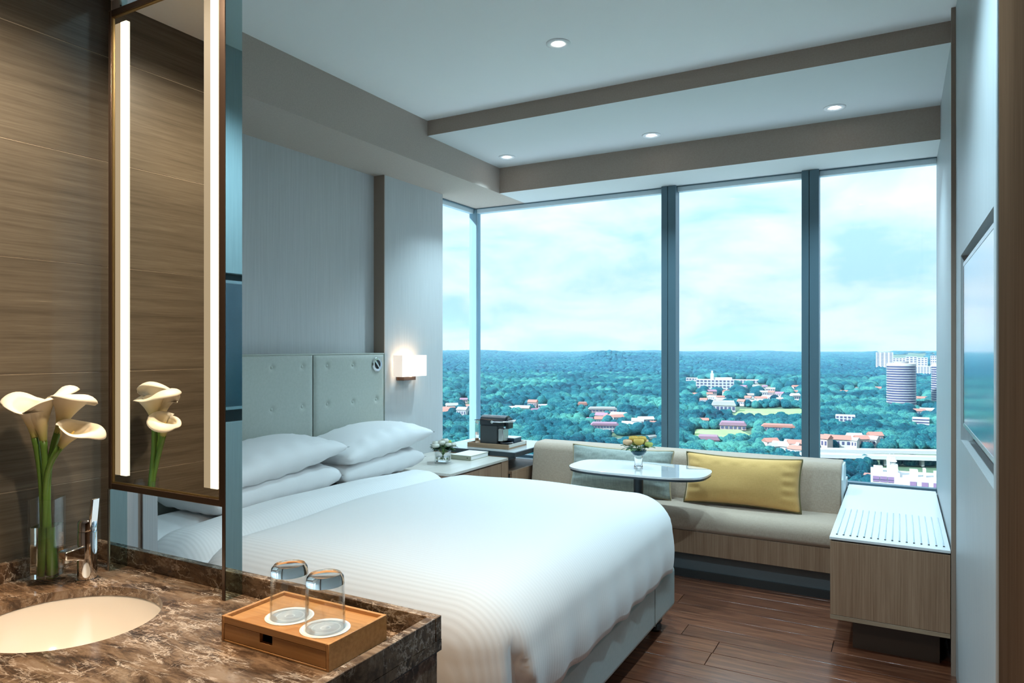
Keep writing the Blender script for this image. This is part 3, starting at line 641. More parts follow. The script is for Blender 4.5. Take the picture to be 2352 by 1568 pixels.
part(sf, 'plinth', B(SX0, SX1, 4.435, 4.99, .045, .157), M_greymat)
part(sf, 'skirting', B(SX0, SX1, 4.418, 4.434, 0, .048), M_darkskirt)
part(sf, 'sill_cover', B(SX0, SX1, 4.97, 5.128, .30, .60), M_reveal)
def cushion(label, cx, cy, cz, L, Wd, T, tilt, mat, pmat, seed, yaw=0):
    t = thing('cushion', label, 'cushion', (cx, cy, cz))
    M = Matrix.Translation((cx, cy, cz)) @ Matrix.Rotation(yaw, 4, 'Z') @ Matrix.Rotation(R90 - tilt, 4, 'X')
    o = part(t, 'cover', pillow_mb(L, Wd, T, .48, .075, 44, 30, seed=seed).xf(M), mat, smooth=True); weld(o)
    pinch = .075; loop = []
    for k in range(44):
        a = -1 + 2 * k / 43; loop.append((a * L / 2, -Wd / 2 * (1 - pinch * 1.3 * (1 - a * a)), 0))
    for k in range(1, 30):
        b = -1 + 2 * k / 29; loop.append((L / 2 * (1 - pinch * .6 * (1 - b * b)), b * Wd / 2, 0))
    for k in range(1, 44):
        a = 1 - 2 * k / 43; loop.append((a * L / 2, Wd / 2 * (1 - pinch * 1.3 * (1 - a * a)), 0))
    for k in range(1, 29):
        b = 1 - 2 * k / 29; loop.append((-L / 2 * (1 - pinch * .6 * (1 - b * b)), b * Wd / 2, 0))
    part(t, 'piping', MB().tube(loop, .005, 6, True).xf(M), pmat, smooth=True); return t
cushion('mustard yellow velvet cushion leaning on the window seat backrest', -.885, 4.625, .598, .72, .325, .16, .22, M_yellow, M_pipeY, 11)
cushion('sage green velvet cushion behind the oval table', -1.70, 4.625, .595, .74, .325, .15, .22, M_sage, M_pipeG, 12)

# oval table with vase
tb = thing('pedestal_table', 'small oval glossy table on a dark pedestal', 'table', (-1.425, 4.22, 0))
def superell(cx, cy, a, b, e, n=64):
    return [(cx + a * math.copysign(abs(math.cos(t)) ** e, math.cos(t)), cy + b * math.copysign(abs(math.sin(t)) ** e, math.sin(t))) for t in [2 * PI * i / n for i in range(n)]]
part(tb, 'top', MB().prism(superell(-1.425, 4.215, .435, .245, .62), 2, .686, .70), M_tabletop, bevel=.002, autosm=40)
part(tb, 'top_edge', MB().prism(superell(-1.425, 4.215, .430, .240, .62), 2, .674, .6857), M_darkmetal, autosm=40)
part(tb, 'post', MB().lathe([(.03, .01), (.03, .674)], (-1.43, 4.22, 0), 24), M_darkmetal, smooth=True, autosm=40)
part(tb, 'foot', MB().lathe([(.15, 0), (.15, .006), (.04, .012)], (-1.43, 4.22, 0), 32), M_darkmetal, smooth=True, autosm=40)
tv_ = thing('pedestal_vase', 'slim glass vase with dark bowl on the oval table', 'vase', (-1.43, 4.22, .70))
part(tv_, 'foot_glass', MB().lathe([(.026, 0), (.028, .004), (.024, .02), (.026, .075), (.022, .074), (.019, .008), (.001, .008)], (-1.43, 4.22, .7005), 24), M_glass, smooth=True, autosm=40)
part(tv_, 'bowl', MB().lathe([(.012, .074), (.035, .082), (.048, .100), (.050, .112), (.044, .112), (.03, .092), (.001, .086)], (-1.43, 4.22, .7005), 28), plain('teal_glaze', (.03, .09, .12), .15), smooth=True)
bouquet('yellow and peach flowers in the table vase', (-1.43, 4.22, .805), .085, .075, [(M_yflow, 'bloom', 3), (M_pflow, 'bloom', 2), (M_rosey, 'bloom', 2)], 5, -.012, 18, blr=.028)

# ------------------------------------------------------------------ luggage bench
lb = thing('luggage_bench', 'wall-hung wood luggage bench with ribbed white top', 'luggage bench', (-.05, 4.3, 0))
LX0, LX1, LY0, LY1 = -.294, .197, 3.66, 5.128
part(lb, 'top', B(LX0, LX1, LY0, LY1, .537, .55), M_whitelam, bevel=.0015)
part(lb, 'body', B(LX0 + .004, LX1, LY0 + .02, LY1, .16, .536), M_ash)
part(lb, 'front_panel', B(LX0 + .003, LX1 - .001, LY0, LY0 + .019, .181, .530), M_ash, bevel=.0012)
part(lb, 'bottom_rail', B(LX0 + .003, LX1 - .001, LY0, LY0 + .019, .160, .1795), M_ashx, bevel=.0012)
part(lb, 'shadow_gap', B(LX0 + .01, LX1 - .005, LY0 + .006, LY0 + .02, .528, .537), M_black)
part(lb, 'plinth', B(-.20, .16, 3.77, 5.0, 0, .16), plain('brown_plinth', (.085, .06, .045), .5))
for i in range(16):
    x = -.266 + i * (.440 / 15)
    g = part(lb, 'rail', MB().tube([(x, 3.722, .5515), (x, 4.33, .5515)], .0028, 6), M_framelt, smooth=True)
    part(g, 'rail_end', MB().lathe([(.0042, 0), (.0042, .0035)], (x, 3.718, .5502), 10), M_black)

# ------------------------------------------------------------------ television
tv = thing('television', 'flat television recessed in the pale right wall', 'television', (.24, 2.75, 1.46))
part(tv, 'bezel', MB().box(.2195, .25, 2.215, 2.23, 1.14, 1.785).box(.2195, .25, 3.285, 3.30, 1.14, 1.785).box(.2195, .25, 2.23, 3.285, 1.14, 1.155).box(.2195, .25, 2.23, 3.285, 1.77, 1.785), M_steel)
part(tv, 'screen', B(.2205, .245, 2.23, 3.285, 1.155, 1.77), M_screen)
part(tv, 'bracket', B(.245, .2599, 2.5, 3.0, 1.3, 1.6), M_black)

# ------------------------------------------------------------------ vanity
ZV = .87
vn = thing('vanity', 'brown marble vanity counter with low splash edges', 'vanity', (-1.37, .83, 0))
SKX, SKY, SKA, SKB = -1.575, .862, .195, .180
VX0, VX1, VY0, VY1 = XT + .001, -.80, .46, 1.157
def counter():
    cor = [math.atan2(y - SKY, x - SKX) for x in (VX0, VX1) for y in (VY0, VY1)]
    an = sorted([2 * PI * i / 96 - PI for i in range(96)] + cor); mb = MB(); n = len(an)
    o = []; i_ = []
    for a in an:
        c, s = math.cos(a), math.sin(a)
        tx = ((VX1 if c > 0 else VX0) - SKX) / c if abs(c) > 1e-9 else 1e9; ty = ((VY1 if s > 0 else VY0) - SKY) / s if abs(s) > 1e-9 else 1e9
        t = min(tx, ty); o.append((SKX + c * t, SKY + s * t)); q = 1 / math.sqrt((c / SKA) ** 2 + (s / SKB) ** 2); i_.append((SKX + c * q, SKY + s * q))
    v = [(x, y, ZV) for x, y in o] + [(x, y, ZV) for x, y in i_] + [(x, y, ZV - .02) for x, y in i_] + [(x, y, ZV - .02) for x, y in o]
    f = []
    for a in range(4):
        b = (a + 1) % 4
        for k in range(n): j = (k + 1) % n; f.append((a * n + k, a * n + j, b * n + j, b * n + k))
    return mb.add(v, f)
part(vn, 'worktop', counter(), M_marble)
part(vn, 'back_splash', B(VX0, VX1, 1.137, VY1, ZV, .917), M_marble, bevel=.0015)
part(vn, 'side_splash', B(-.820, VX1, VY0, 1.1365, ZV, .917), M_marble, bevel=.0015)
part(vn, 'wall_splash', B(VX0, XT + .02, VY0, 1.1365, ZV, .917), M_marble, bevel=.0015)
part(vn, 'side_band', B(-.830, VX1, VY0, VY1, .848, .8495), M_black)
part(vn, 'apron', B(-.84, VX1 - .006, VY0 + .01, VY1 - .006, .70, .847), M_marble, bevel=.002)
part(vn, 'cabinet', MB().box(XT + .001, -.84, VY0 + .04, .66, .15, .84).box(XT + .001, -.84, 1.06, VY1 - .01, .15, .84).box(-1.36, -.84, .66, 1.06, .15, .84).box(XT + .001, -1.36, .66, 1.06, .15, .62), M_wardrobe)
part(vn, 'plinth', B(XT + .02, -.86, VY0 + .08, VY1 - .02, 0, .15), M_darkskirt)
bs = thing('wash_basin', 'round white undermount basin in the marble counter', 'basin', (SKX, SKY, ZV - .15))
def bowl(u, v):
    a = 2 * PI * u; s = math.sin((1 - v) * PI / 2) ** .55 if v < 1 else 0; d = .145 * math.sin(v * PI / 2) ** 1.3
    return (SKX + (SKA + .004) * max(s, .002) * math.cos(a), SKY + (SKB + .004) * max(s, .002) * math.sin(a), ZV - .0205 - d)
part(bs, 'bowl', MB().grid(bowl, 72, 20, wrapu=True), M_ceramic, smooth=True, solid=.006)
part(bs, 'drain', MB().lathe([(.001, .006), (.018, .006), (.022, .002), (.022, 0)], (SKX, SKY, ZV - .164), 24), M_chrome, smooth=True)
fc = thing('basin_faucet', 'chrome single lever faucet in the corner of the counter', 'faucet', (-1.775, 1.02, ZV))
fx, fy = -1.775, 1.02
part(fc, 'base_ring', MB().lathe([(.025, 0), (.025, .006)], (fx, fy, ZV), 28), M_chrome, smooth=True, autosm=40)
part(fc, 'body', MB().lathe([(.022, .006), (.022, .12), (.021, .124)], (fx, fy, ZV), 32), M_chrome, smooth=True, autosm=40)
sd = Vector((.05, -1, 0)).normalized(); Ms = Matrix.Translation((fx, fy, ZV)) @ Matrix.Rotation(math.atan2(sd.y, sd.x), 4, 'Z')
part(fc, 'spout', MB().prism([(.0, .050), (.0, .094), (.062, .086), (.062, .066)], 1, -.015, .015).xf(Ms), M_chrome, bevel=.003)
part(fc, 'aerator', MB().lathe([(.011, -.010), (.011, .0)], tuple(Ms @ Vector((.050, 0, .068))), 18), M_steel, smooth=True, autosm=40)
part(fc, 'lever_cap', MB().lathe([(.0215, .125), (.0215, .146), (.017, .152)], (fx, fy, ZV), 32), M_chrome, smooth=True, autosm=40)
part(fc, 'lever', MB().prism([(.012, .128), (.018, .128), (.026, .205), (.018, .205)], 1, -.012, .012).xf(Matrix.Translation((fx, fy, ZV)) @ Matrix.Rotation(.35, 4, 'Z')), M_chrome, bevel=.002)

# mirror unit
mr = thing('vanity_mirror', 'tall bronze framed vanity mirror with two vertical light strips', 'mirror', (-1.575, 1.115, ZV))
MX0, MX1, MY, MZ0, MZ1 = -1.803, -1.352, 1.09, 1.083, 2.325
part(mr, 'mirror_glass', B(MX0 + .01, MX1 - .022, MY + .006, MY + .010, MZ0 + .02, MZ1 - .02), M_mirror)
part(mr, 'back_board', B(MX0 + .008, MX1 - .010, MY + .0105, MY + .05, MZ0 + .004, MZ1 - .004), M_bronze)
for nm, b in (('frame_bar', (MX0, MX0 + .012, MY, MY + .03, MZ0, MZ1)), ('frame_bar', (MX1 - .024, MX1 - .009, MY, MY + .03, MZ0, MZ1)), ('frame_bar', (MX0 + .012, MX1 - .024, MY, MY + .03, MZ0, MZ0 + .016)), ('frame_bar', (MX0 + .012, MX1 - .024, MY, MY + .03, MZ1 - .016, MZ1))):
    part(mr, nm, B(*b), M_bronze, bevel=.0015)
brass = plain('brass_edge', (.45, .34, .16), .3, metal=.9)
part(mr, 'inner_edge', MB().box(MX0 + .012, MX1 - .024, MY + .003, MY + .006, MZ0 + .016, MZ0 + .0195).box(MX0 + .012, MX1 - .024, MY + .003, MY + .006, MZ1 - .0195, MZ1 - .016).box(MX1 - .0275, MX1 - .0241, MY + .003, MY + .006, MZ0 + .0196, MZ1 - .0196).box(MX0 + .0121, MX0 + .015, MY + .003, MY + .006, MZ0 + .0196, MZ1 - .0196), brass)
for xs, lab in (((-1.776, -1.752, -1.728), None), ((-1.430, -1.406, -1.382), None)):
    s_ = part(mr, 'light_strip', B(xs[1], xs[2], MY + .001, MY + .0055, 1.122, 2.285), M_led)
    part(s_, 'strip_channel', B(xs[0], xs[1] - .0005, MY + .002, MY + .0055, 1.122, 2.285), M_ledside)
lg = part(mr, 'side_panel', B(MX1 - .0085, MX1, MY, 1.136, ZV, 2.425), M_mirror2); part(mr, 'side_panel', B(MX0, MX0 + .0085, MY + .031, 1.136, ZV, 2.425).box(MX0, MX0 + .0085, MY, MY + .031, ZV, MZ0 - .001), M_mirror2)
part(mr, 'front_edge', B(MX1 - .010, MX1 - .0005, MY - .002, MY - .0003, ZV, 2.425), M_bronze); part(mr, 'front_edge', B(MX0, MX0 + .006, MY - .002, MY - .0003, ZV, MZ0 - .001), M_steel)

# bamboo box with drawer, coasters, tumblers
bxo = thing('bamboo_box', 'low bamboo amenity box with drawer on the marble counter', 'wooden box', (-1.033, 1.018, ZV))
QX0, QX1, QY0, QY1, QH = -1.176, -.892, .938, 1.100, .050
part(bxo, 'case', MB().box(QX0, QX0 + .007, QY0, QY1, ZV, ZV + QH).box(QX1 - .007, QX1, QY0, QY1, ZV, ZV + QH).box(QX0 + .007, QX1 - .007, QY1 - .007, QY1, ZV, ZV + QH).box(QX0 + .007, QX1 - .007, QY0, QY1 - .007, ZV, ZV + .004).box(QX0 + .007, QX1 - .007, QY0, QY0 + .007, ZV + .036, ZV + QH).box(QX0 + .007, QX1 - .007, QY0 + .007, QY1 - .007, ZV + .037, ZV + .043), M_bamboo, bevel=.0008, bseg=1)
xm = (QX0 + QX1) / 2 - .018
part(bxo, 'drawer_front', MB().prism([(QX0 + .008, ZV + .005), (QX1 - .008, ZV + .005), (QX1 - .008, ZV + .0352), (xm + .017, ZV + .0352), (xm + .017, ZV + .018), (xm - .017, ZV + .018), (xm - .017, ZV + .0352), (QX0 + .008, ZV + .0352)], 1, QY0 + .001, QY0 + .009), M_bamboo)
part(bxo, 'drawer_inside', B(QX0 + .010, QX1 - .010, QY0 + .03, QY1 - .01, ZV + .005, ZV + .03), M_black)
ZT = ZV + .0431
def swirl_mat():
    m, nt, p = newmat('printed_coaster'); setp(p, rough=.7)
    w = nt.nodes.new('ShaderNodeTexWave'); w.wave_type = 'RINGS'; w.rings_direction = 'Z'; w.inputs['Scale'].default_value = 18; w.inputs['Distortion'].default_value = 3; w.inputs['Detail'].default_value = 0; w.inputs['Detail Scale'].default_value = .6
    nt.links.new(coords(nt, (1, 1, 1)), w.inputs['Vector']); nt.links.new(ramp(nt, w.outputs['Fac'], [(.90, (.70, .68, .65)), (.97, (.88, .86, .82))]), p.inputs['Base Color']); return m
M_coaster = swirl_mat()
for cx, cy, l1, l2 in ((-1.067, 1.012, 'round white paper coaster under the left tumbler', 'upturned glass tumbler on the left coaster'), (-.962, 1.002, 'round white paper coaster under the right tumbler', 'upturned glass tumbler on the right coaster')):
    solo('coaster', MB().lathe([(.0475, 0), (.0475, .0012)], (cx, cy, ZT), 48), M_coaster, l1, 'coaster', (cx, cy, ZT), 'paper coasters')
    z0 = ZT + .0014
    t = thing('glass_tumbler', l2, 'tumbler', (cx, cy, z0), 'upturned tumblers')
    part(t, 'wall', MB().lathe([(.0375, .0), (.0372, .03), (.0362, .084), (.0338, .084), (.0352, .03), (.0357, .0), (.0375, .0)], (cx, cy, z0), 48, cap=False), M_thin, smooth=True, autosm=50)
    part(t, 'thick_base', MB().lathe([(.0355, .0842), (.0360, .088), (.0345, .098), (.0300, .1035), (.024, .1020), (.001, .1005)], (cx, cy, z0), 48), glass('tumbler_base_glass', (.98, .99, .99), 1.25), smooth=True, autosm=50)

# calla lilies in a tall square vase
VZ = ZV; VCX, VCY = -1.850, .965
vase_square('tall_glass_vase', 'tall square glass vase half filled with water on the counter', VCX, VCY, VZ, .031, .208, .003, .140, .62, .014)
def lily(label, bp, axis, L, R, face, stem_foot, seed):
    """bp: base of the flower, axis: direction of the funnel, face: side to which the lip opens"""
    bp = Vector(bp); ax = Vector(axis).normalized(); fc_ = Vector(face); fc_ = (fc_ - ax * fc_.dot(ax)).normalized(); sd_ = ax.cross(fc_)
    t = thing('calla_lily', label, 'flower', tuple(stem_foot), 'calla lilies in the tall vase'); mb = MB(); hs = []
    nu, nv = 49, 26
    for j in range(nv):
        v = j / (nv - 1)
        for i in range(nu):
            u = i / (nu - 1); a = (u * 2 - 1) * PI * 1.03              # 0 = back (tip), +-pi = front overlap
            back = .5 + .5 * math.cos(a)
            tip = max(0, back - .82) / .18; Lp = L * (.62 + .38 * back ** 1.1)
            c_ = R * (.20 + .16 * back ** 2 + .22 * tip); th = max(0, v - .68) / .32 * (2.2 + .5 * back)
            w = min(1, v / .68); out = .0075 + (.80 * R - .0075) * (.25 * w + .75 * w ** 2.0) + c_ * (1 - math.cos(th)); hh = Lp * .86 * w ** .92 + c_ * .8 * math.sin(th)
            ov = 1 - .10 * (1 if a > 0 else -1) * (1 - back) ** 3; dz = 0
            rip = R * .05 * min(1, th) * math.sin(4 * a + seed)
            d = fc_ * (-math.cos(a)) + sd_ * math.sin(a)
            mb.v.append(tuple(bp + ax * (hh + dz + rip) + d * out * ov)); hs.append(v)
    for j in range(nv - 1):
        for i in range(nu - 1): k = j * nu + i; mb.f.append((k, k + 1, k + nu + 1, k + nu))
    o = part(t, 'spathe', mb, M_lily, smooth=True, solid=.0012)
    at = o.data.attributes.new('h', 'FLOAT', 'POINT')
    at.data.foreach_set('value', hs)
    part(t, 'spadix', MB().tube([bp + ax * L * .12, bp + ax * L * .40, bp + ax * L * .62], [.0035, .0042, .002], 8), M_spadix, smooth=True)
    f = Vector(stem_foot); pts = []
    mid = Vector((VCX + (bp.x - VCX) * .12, VCY + (bp.y - VCY) * .12, VZ + .23))
    for k in range(17):
        s_ = k / 16; p = (1 - s_) ** 3 * f + 3 * (1 - s_) ** 2 * s_ * (f * .35 + mid * .65) + 3 * (1 - s_) * s_ ** 2 * (bp - ax * .10) + s_ ** 3 * (bp + ax * .004); pts.append(p)
    part(t, 'stem', MB().tube(pts, [.0062] * 12 + [.0064, .0068, .0072, .0078, .0085], 10), M_stem, smooth=True)
    return t
def pp(u, v, y): return onplane(u, v, 1, y)
UP = Vector((0, 0, 1))
lily('calla lily leaning left, lowest left bloom of the bunch', pp(80, 1004, .935), UP * .97 - RT * .10 - FW * .12, .108, .038, RT * .75 - FW * .35, (VCX - .010, VCY - .008, VZ + .018), 1)
lily('upright calla lily in the middle front of the bunch', pp(100, 1014, .945), UP * 1.0 - RT * .04 - FW * .06, .128, .044, -RT * .55 - FW * .25, (VCX + .004, VCY - .012, VZ + .018), 2.2)
lily('calla lily arching right at the top of the bunch', pp(132, 994, .968), UP * .92 + RT * .33 + FW * .05, .112, .042, -RT * .7 + FW * .5, (VCX + .010, VCY + .004, VZ + .018), 3.1)
lily('small calla lily bending low to the right of the bunch', pp(138, 1027, .960), UP * .68 + RT * .62 - FW * .05, .085, .034, -RT * .55 + UP * .5 - FW * .45, (VCX - .002, VCY + .010, VZ + .018), 4.4)

# ------------------------------------------------------------------ landscape outside
GZ = -94.0
HAZE = .00006
def gp(u, v): return onplane(u, v, 2, GZ)
def sunlit(name, c0, c1, scale, rough=.8): return mottled(name, c0, c1, (scale,) * 3, rough, 4, .35, .65)
def canopy(name, stops, scale, bs, bd):
    m, nt, p = newmat(name); setp(p, rough=.85, spec=.1); g = nt.nodes.new('ShaderNodeNewGeometry'); n = noise(nt, g.outputs['Position'], scale, 8, .72); n2 = noise(nt, g.outputs['Position'], .010, 4, .6)
    ad = nt.nodes.new('ShaderNodeMath'); ad.operation = 'MULTIPLY_ADD'; ad.inputs[1].default_value = .50; h = nt.nodes.new('ShaderNodeMath'); h.operation = 'MULTIPLY'; h.inputs[1].default_value = .50
    nt.links.new(n2, h.inputs[0]); nt.links.new(n, ad.inputs[0]); nt.links.new(h.outputs[0], ad.inputs[2]); nt.links.new(ramp(nt, ad.outputs[0], stops), p.inputs['Base Color']); bump(nt, p, n, bs, bd); return m
M_tree = canopy('tree_canopy', [(.38, (.001, .022, .045)), (.50, (.008, .095, .125)), (.60, (.07, .26, .21))], .55, 1.0, 2.0)
M_treefar = canopy('hazy_forest_canopy', [(.38, (.002, .036, .075)), (.50, (.008, .095, .145)), (.62, (.04, .20, .20))], .25, .8, 6)  # bluer, flatter crowns: aerial haze is mixed into the colour
M_ground = mottled('wooded_ground', (.02, .06, .035), (.09, .14, .07), (.01, .01, .01), .9)
M_grass = mottled('sports_grass', (.17, .28, .10), (.24, .34, .14), (.03, .03, .03), .9)
M_bwhite = plain('white_render', (.42, .42, .42), .7); M_bdark = plain('dark_glazing', (.06, .065, .13), .3); M_terra = plain('terracotta_roof', (.30, .13, .10), .8)
M_bpink = plain('pinkish_render', (.38, .30, .28), .8); M_purple = plain('mauve_panel', (.19, .115, .21), .5); M_road = plain('pale_concrete', (.33, .33, .32), .8); M_roofgrey = plain('grey_roof', (.26, .25, .25), .8); M_mauve = plain('mauve_roof', (.22, .12, .17), .8)

def azd(p): return math.atan2(p.x, p.y), math.hypot(p.x, p.y)
A0, A1 = -.90, .42                                    # azimuth range of the modelled land (left .. right), wider than the windows show
def terrain():
    na, nd = 150, 90; v = []; f = []
    for j in range(nd):
        d = 120 * (14000 / 120) ** (j / (nd - 1))
        for i in range(na):
            a = A0 - .3 + (A1 - A0 + .6) * i / (na - 1); x, y = d * math.sin(a), d * math.cos(a)
            v.append((x, y, hill(a, d) - 1.0))
    for j in range(nd - 1):
        for i in range(na - 1): k = j * na + i; f.append((k, k + 1, k + na + 1, k + na))
    return MB().add(v, f)
def hill(a, d):
    z = GZ
    if d > 2600:
        s = min(1, (d - 2600) / 1800); s = s * s * (3 - 2 * s)
        w = 8 + 6 * math.sin(a * 21 + 1) + 5 * math.sin(a * 47 + d * .0009) + 3 * math.sin(a * 83 + 2)
        z += s * w
        z += 34 * math.exp(-((a + .372) / .030) ** 2 - ((d - 4300) / 700) ** 2) + 30 * math.exp(-((a + .33) / .11) ** 2 - ((d - 4400) / 900) ** 2)     # the low round hill
        if d > 5500: z += 20 * min(1, (d - 5500) / 2500) * (1 + .3 * math.sin(a * 31))
    return z
tag(mesh_obj('land', terrain(), M_ground, (0, 0, 0), smooth=True), 'flat wooded land far below the hotel reaching to low hills', 'land', kind='structure')

KEEP = []                                              # (x, y, radius) clearings
def clear_px(u0, u1, v0, v1, extra=0):
    a, b = gp(u0, v1), gp(u1, v1); c = gp((u0 + u1) / 2, v0); KEEP.append((u0, u1, v0, v1))
def toview(x, y, z=GZ):
    d = Vector((x, y, z - H)); w = d.dot(FW); return CX + F * d.dot(RT) / w, HZ - F * d.z / w
def yawto(p): return math.atan2(-p.x, p.y)
def local(p): return Matrix.Translation((p.x, p.y, GZ)) @ Matrix.Rotation(yawto(p), 4, 'Z')
def scale_at(p): return Vector((p.x, p.y, 0)).dot(FW) / F     # metres per px at that ground point

def field(label, pts, mat=M_grass):
    q = [gp(*p) for p in pts]; c = sum(q, Vector()) / len(q)
    solo('sports_field', MB().prism([(p.x, p.y) for p in q], 2, GZ - .8, GZ + .6), mat, label, 'field', tuple(c))
field('long pale green sports field behind the trees', [(1682, 957), (1700, 940), (1845, 940), (1850, 958), (1780, 961)]); clear_px(1675, 1850, 936, 964)
field('nearer pale green sports field left of centre', [(1585, 1012), (1600, 987), (1700, 988), (1732, 1004), (1715, 1014)]); clear_px(1582, 1735, 984, 1016)

def slab_building(name, label, u0, u1, vb, vt, depth, floors, wmat=M_bwhite, win=True, bays=0, roof=None, group=None, cat='building', vbt=None):
    p = gp((u0 + u1) / 2, vb); s = scale_at(p); w = (u1 - u0) * s; h = (vb - vt) * s; M = local(p)
    t = thing(name, label, cat, (p.x, p.y, GZ), group); part(t, 'walls', MB().box(-w / 2, w / 2, 0, depth, 0, h).xf(M), wmat)
    fh = h / floors
    if win:
        for k in range(floors):
            if bays:
                bw = w / bays
                for b in range(bays): part(t, 'window', MB().box(-w / 2 + bw * (b + .18), -w / 2 + bw * (b + .82), -.5, .0, fh * (k + .28), fh * (k + .82)).xf(M), M_bdark)
            else: part(t, 'window_band', MB().box(-w / 2 + .4, w / 2 - .4, -.4, 0, fh * (k + .35), fh * (k + .8)).xf(M), M_bdark)
    if roof is not None: part(t, 'roof', MB().prism([(-w / 2 - 1, h), (w / 2 + 1, h), (w / 2 - w * .06, h + fh * .7), (-w / 2 + w * .06, h + fh * .7)], 1, -1, depth + 1).xf(M), roof)
    clear_px(u0 - 2, u1 + 2, vt, vb + 5); return t, M, w, h
# round office towers
def round_tower(label, uc, wpx, vb, vt, floors):
    p = gp(uc, vb); s = scale_at(p); R = wpx * s / 2; h = (vb - vt) * s; t = thing('round_tower', label, 'tower', (p.x, p.y, GZ), 'round office towers'); fh = h / (floors + 1.4)
    c = (p.x, p.y, GZ)
    for k in range(floors):
        z = fh * (k + .6)
        part(t, 'window_band', MB().lathe([(R * .975, z), (R * .975, z + fh * .74)], c, 40), M_bdark, smooth=True, autosm=40); part(t, 'floor_slab', MB().lathe([(R, z + fh * .74), (R, z + fh)], c, 40), M_bwhite, smooth=True, autosm=40)
    part(t, 'crown', MB().lathe([(R * .98, fh * (floors + .6)), (R * .98, h - fh * .1), (R * .9, h)], c, 40), M_bwhite, smooth=True, autosm=40)
    part(t, 'roof_plant', MB().lathe([(R * .5, h), (R * .5, h + fh * .8)], c, 24), M_roofgrey)
    for k in range(12):
        a = 2 * PI * k / 12; part(t, 'column', MB().lathe([(1.2, 0), (1.2, fh * .6)], (c[0] + R * .85 * math.cos(a), c[1] + R * .85 * math.sin(a), GZ), 6), M_bwhite)
    part(t, 'lobby', MB().lathe([(R * .6, 0), (R * .6, fh * .6)], c, 20), M_bdark); clear_px(uc - wpx / 2 - 2, uc + wpx / 2 + 2, vt, vb + 2)
round_tower('round office tower with white floor bands, fully visible', 2070, 61, 936, 834, 17)
round_tower('round office tower cut off at the right window edge', 2172, 58, 932, 836, 17)
# distant apartment blocks
slab_building('apartment_block', 'tallest white apartment block on the right skyline', 2014, 2049, 848, 809, 60, 12, bays=4)
for (u0, u1, vb, vt, lab) in ((2052, 2078, 846, 822, 'low pale block right behind the tall white block'), (2082, 2105, 847, 819, 'pale block above the round tower'), (2109, 2129, 849, 821, 'second pale block right of the round tower'), (2138, 2150, 850, 817, 'pale block at the right end of the skyline'), (2104, 2152, 862, 842, 'long low pale block in front of the skyline blocks')):
    slab_building('apartment_block', lab, u0, u1, vb, vt, 50, 6, bays=max(3, int((u1 - u0) / 6)), group='skyline apartment blocks')
# white institution with a small tower
t, M, w, h = slab_building('white_campus', 'large white campus building with a short clock tower', 1600, 1684, 898, 872, 40, 4, bays=10)
part(t, 'tower', MB().box(-w * .12, -w * .03, 4, 16, h, h * 1.55).xf(M), M_bwhite); part(t, 'tower_cap', MB().box(-w * .10, -w * .05, 6, 14, h * 1.55, h * 1.8).xf(M), M_bwhite); part(t, 'roof_block', MB().box(-w * .03, w * .45, 6, 30, h, h * 1.18).xf(M), M_bwhite)
slab_building('white_wing', 'left white wing of the campus', 1576, 1602, 884, 868, 30, 3, bays=4); slab_building('white_wing', 'right long white wing of the campus', 1686, 1742, 880, 872, 25, 1, bays=8)
# middle distance blocks
slab_building('pavilion', 'white pavilion beside the long sports field', 1636, 1688, 945, 931, 18, 1, bays=6, roof=M_road)
slab_building('school_hall', 'long hall with mauve roof behind the nearer field', 1655, 1712, 987, 977, 20, 1, bays=6, roof=M_mauve, wmat=M_bpink)
slab_building('arcade_school', 'white arcaded school with red roof', 1752, 1822, 996, 981, 16, 2, bays=12, roof=M_terra)
slab_building('mauve_shed', 'long low mauve roofed shed on the near field', 1604, 1650, 1022, 1010, 16, 1, bays=5, roof=M_mauve, wmat=M_bpink)
slab_building('white_villa', 'white flat building left of the round tower', 1921, 1962, 980, 955, 22, 4, bays=5)
slab_building('terrace_flats', 'white flats with open floors below the round tower', 2098, 2132, 986, 961, 20, 4)
slab_building('white_hall', 'white hall in the trees beside the sofa mullion', 1236, 1258, 941, 930, 20, 2, bays=4)
slab_building('bungalow_row', 'white bungalow with red roof above the sofa', 1328, 1348, 936, 929, 16, 1, bays=4, roof=M_terra)
slab_building('long_house', 'long pinkish house above the sofa', 1352, 1416, 952, 940, 16, 2, bays=8, roof=M_roofgrey, wmat=M_bpink)
slab_building('white_terrace', 'white terrace house row left above the sofa', 1358, 1420, 992, 977, 16, 2, bays=9, roof=M_mauve)
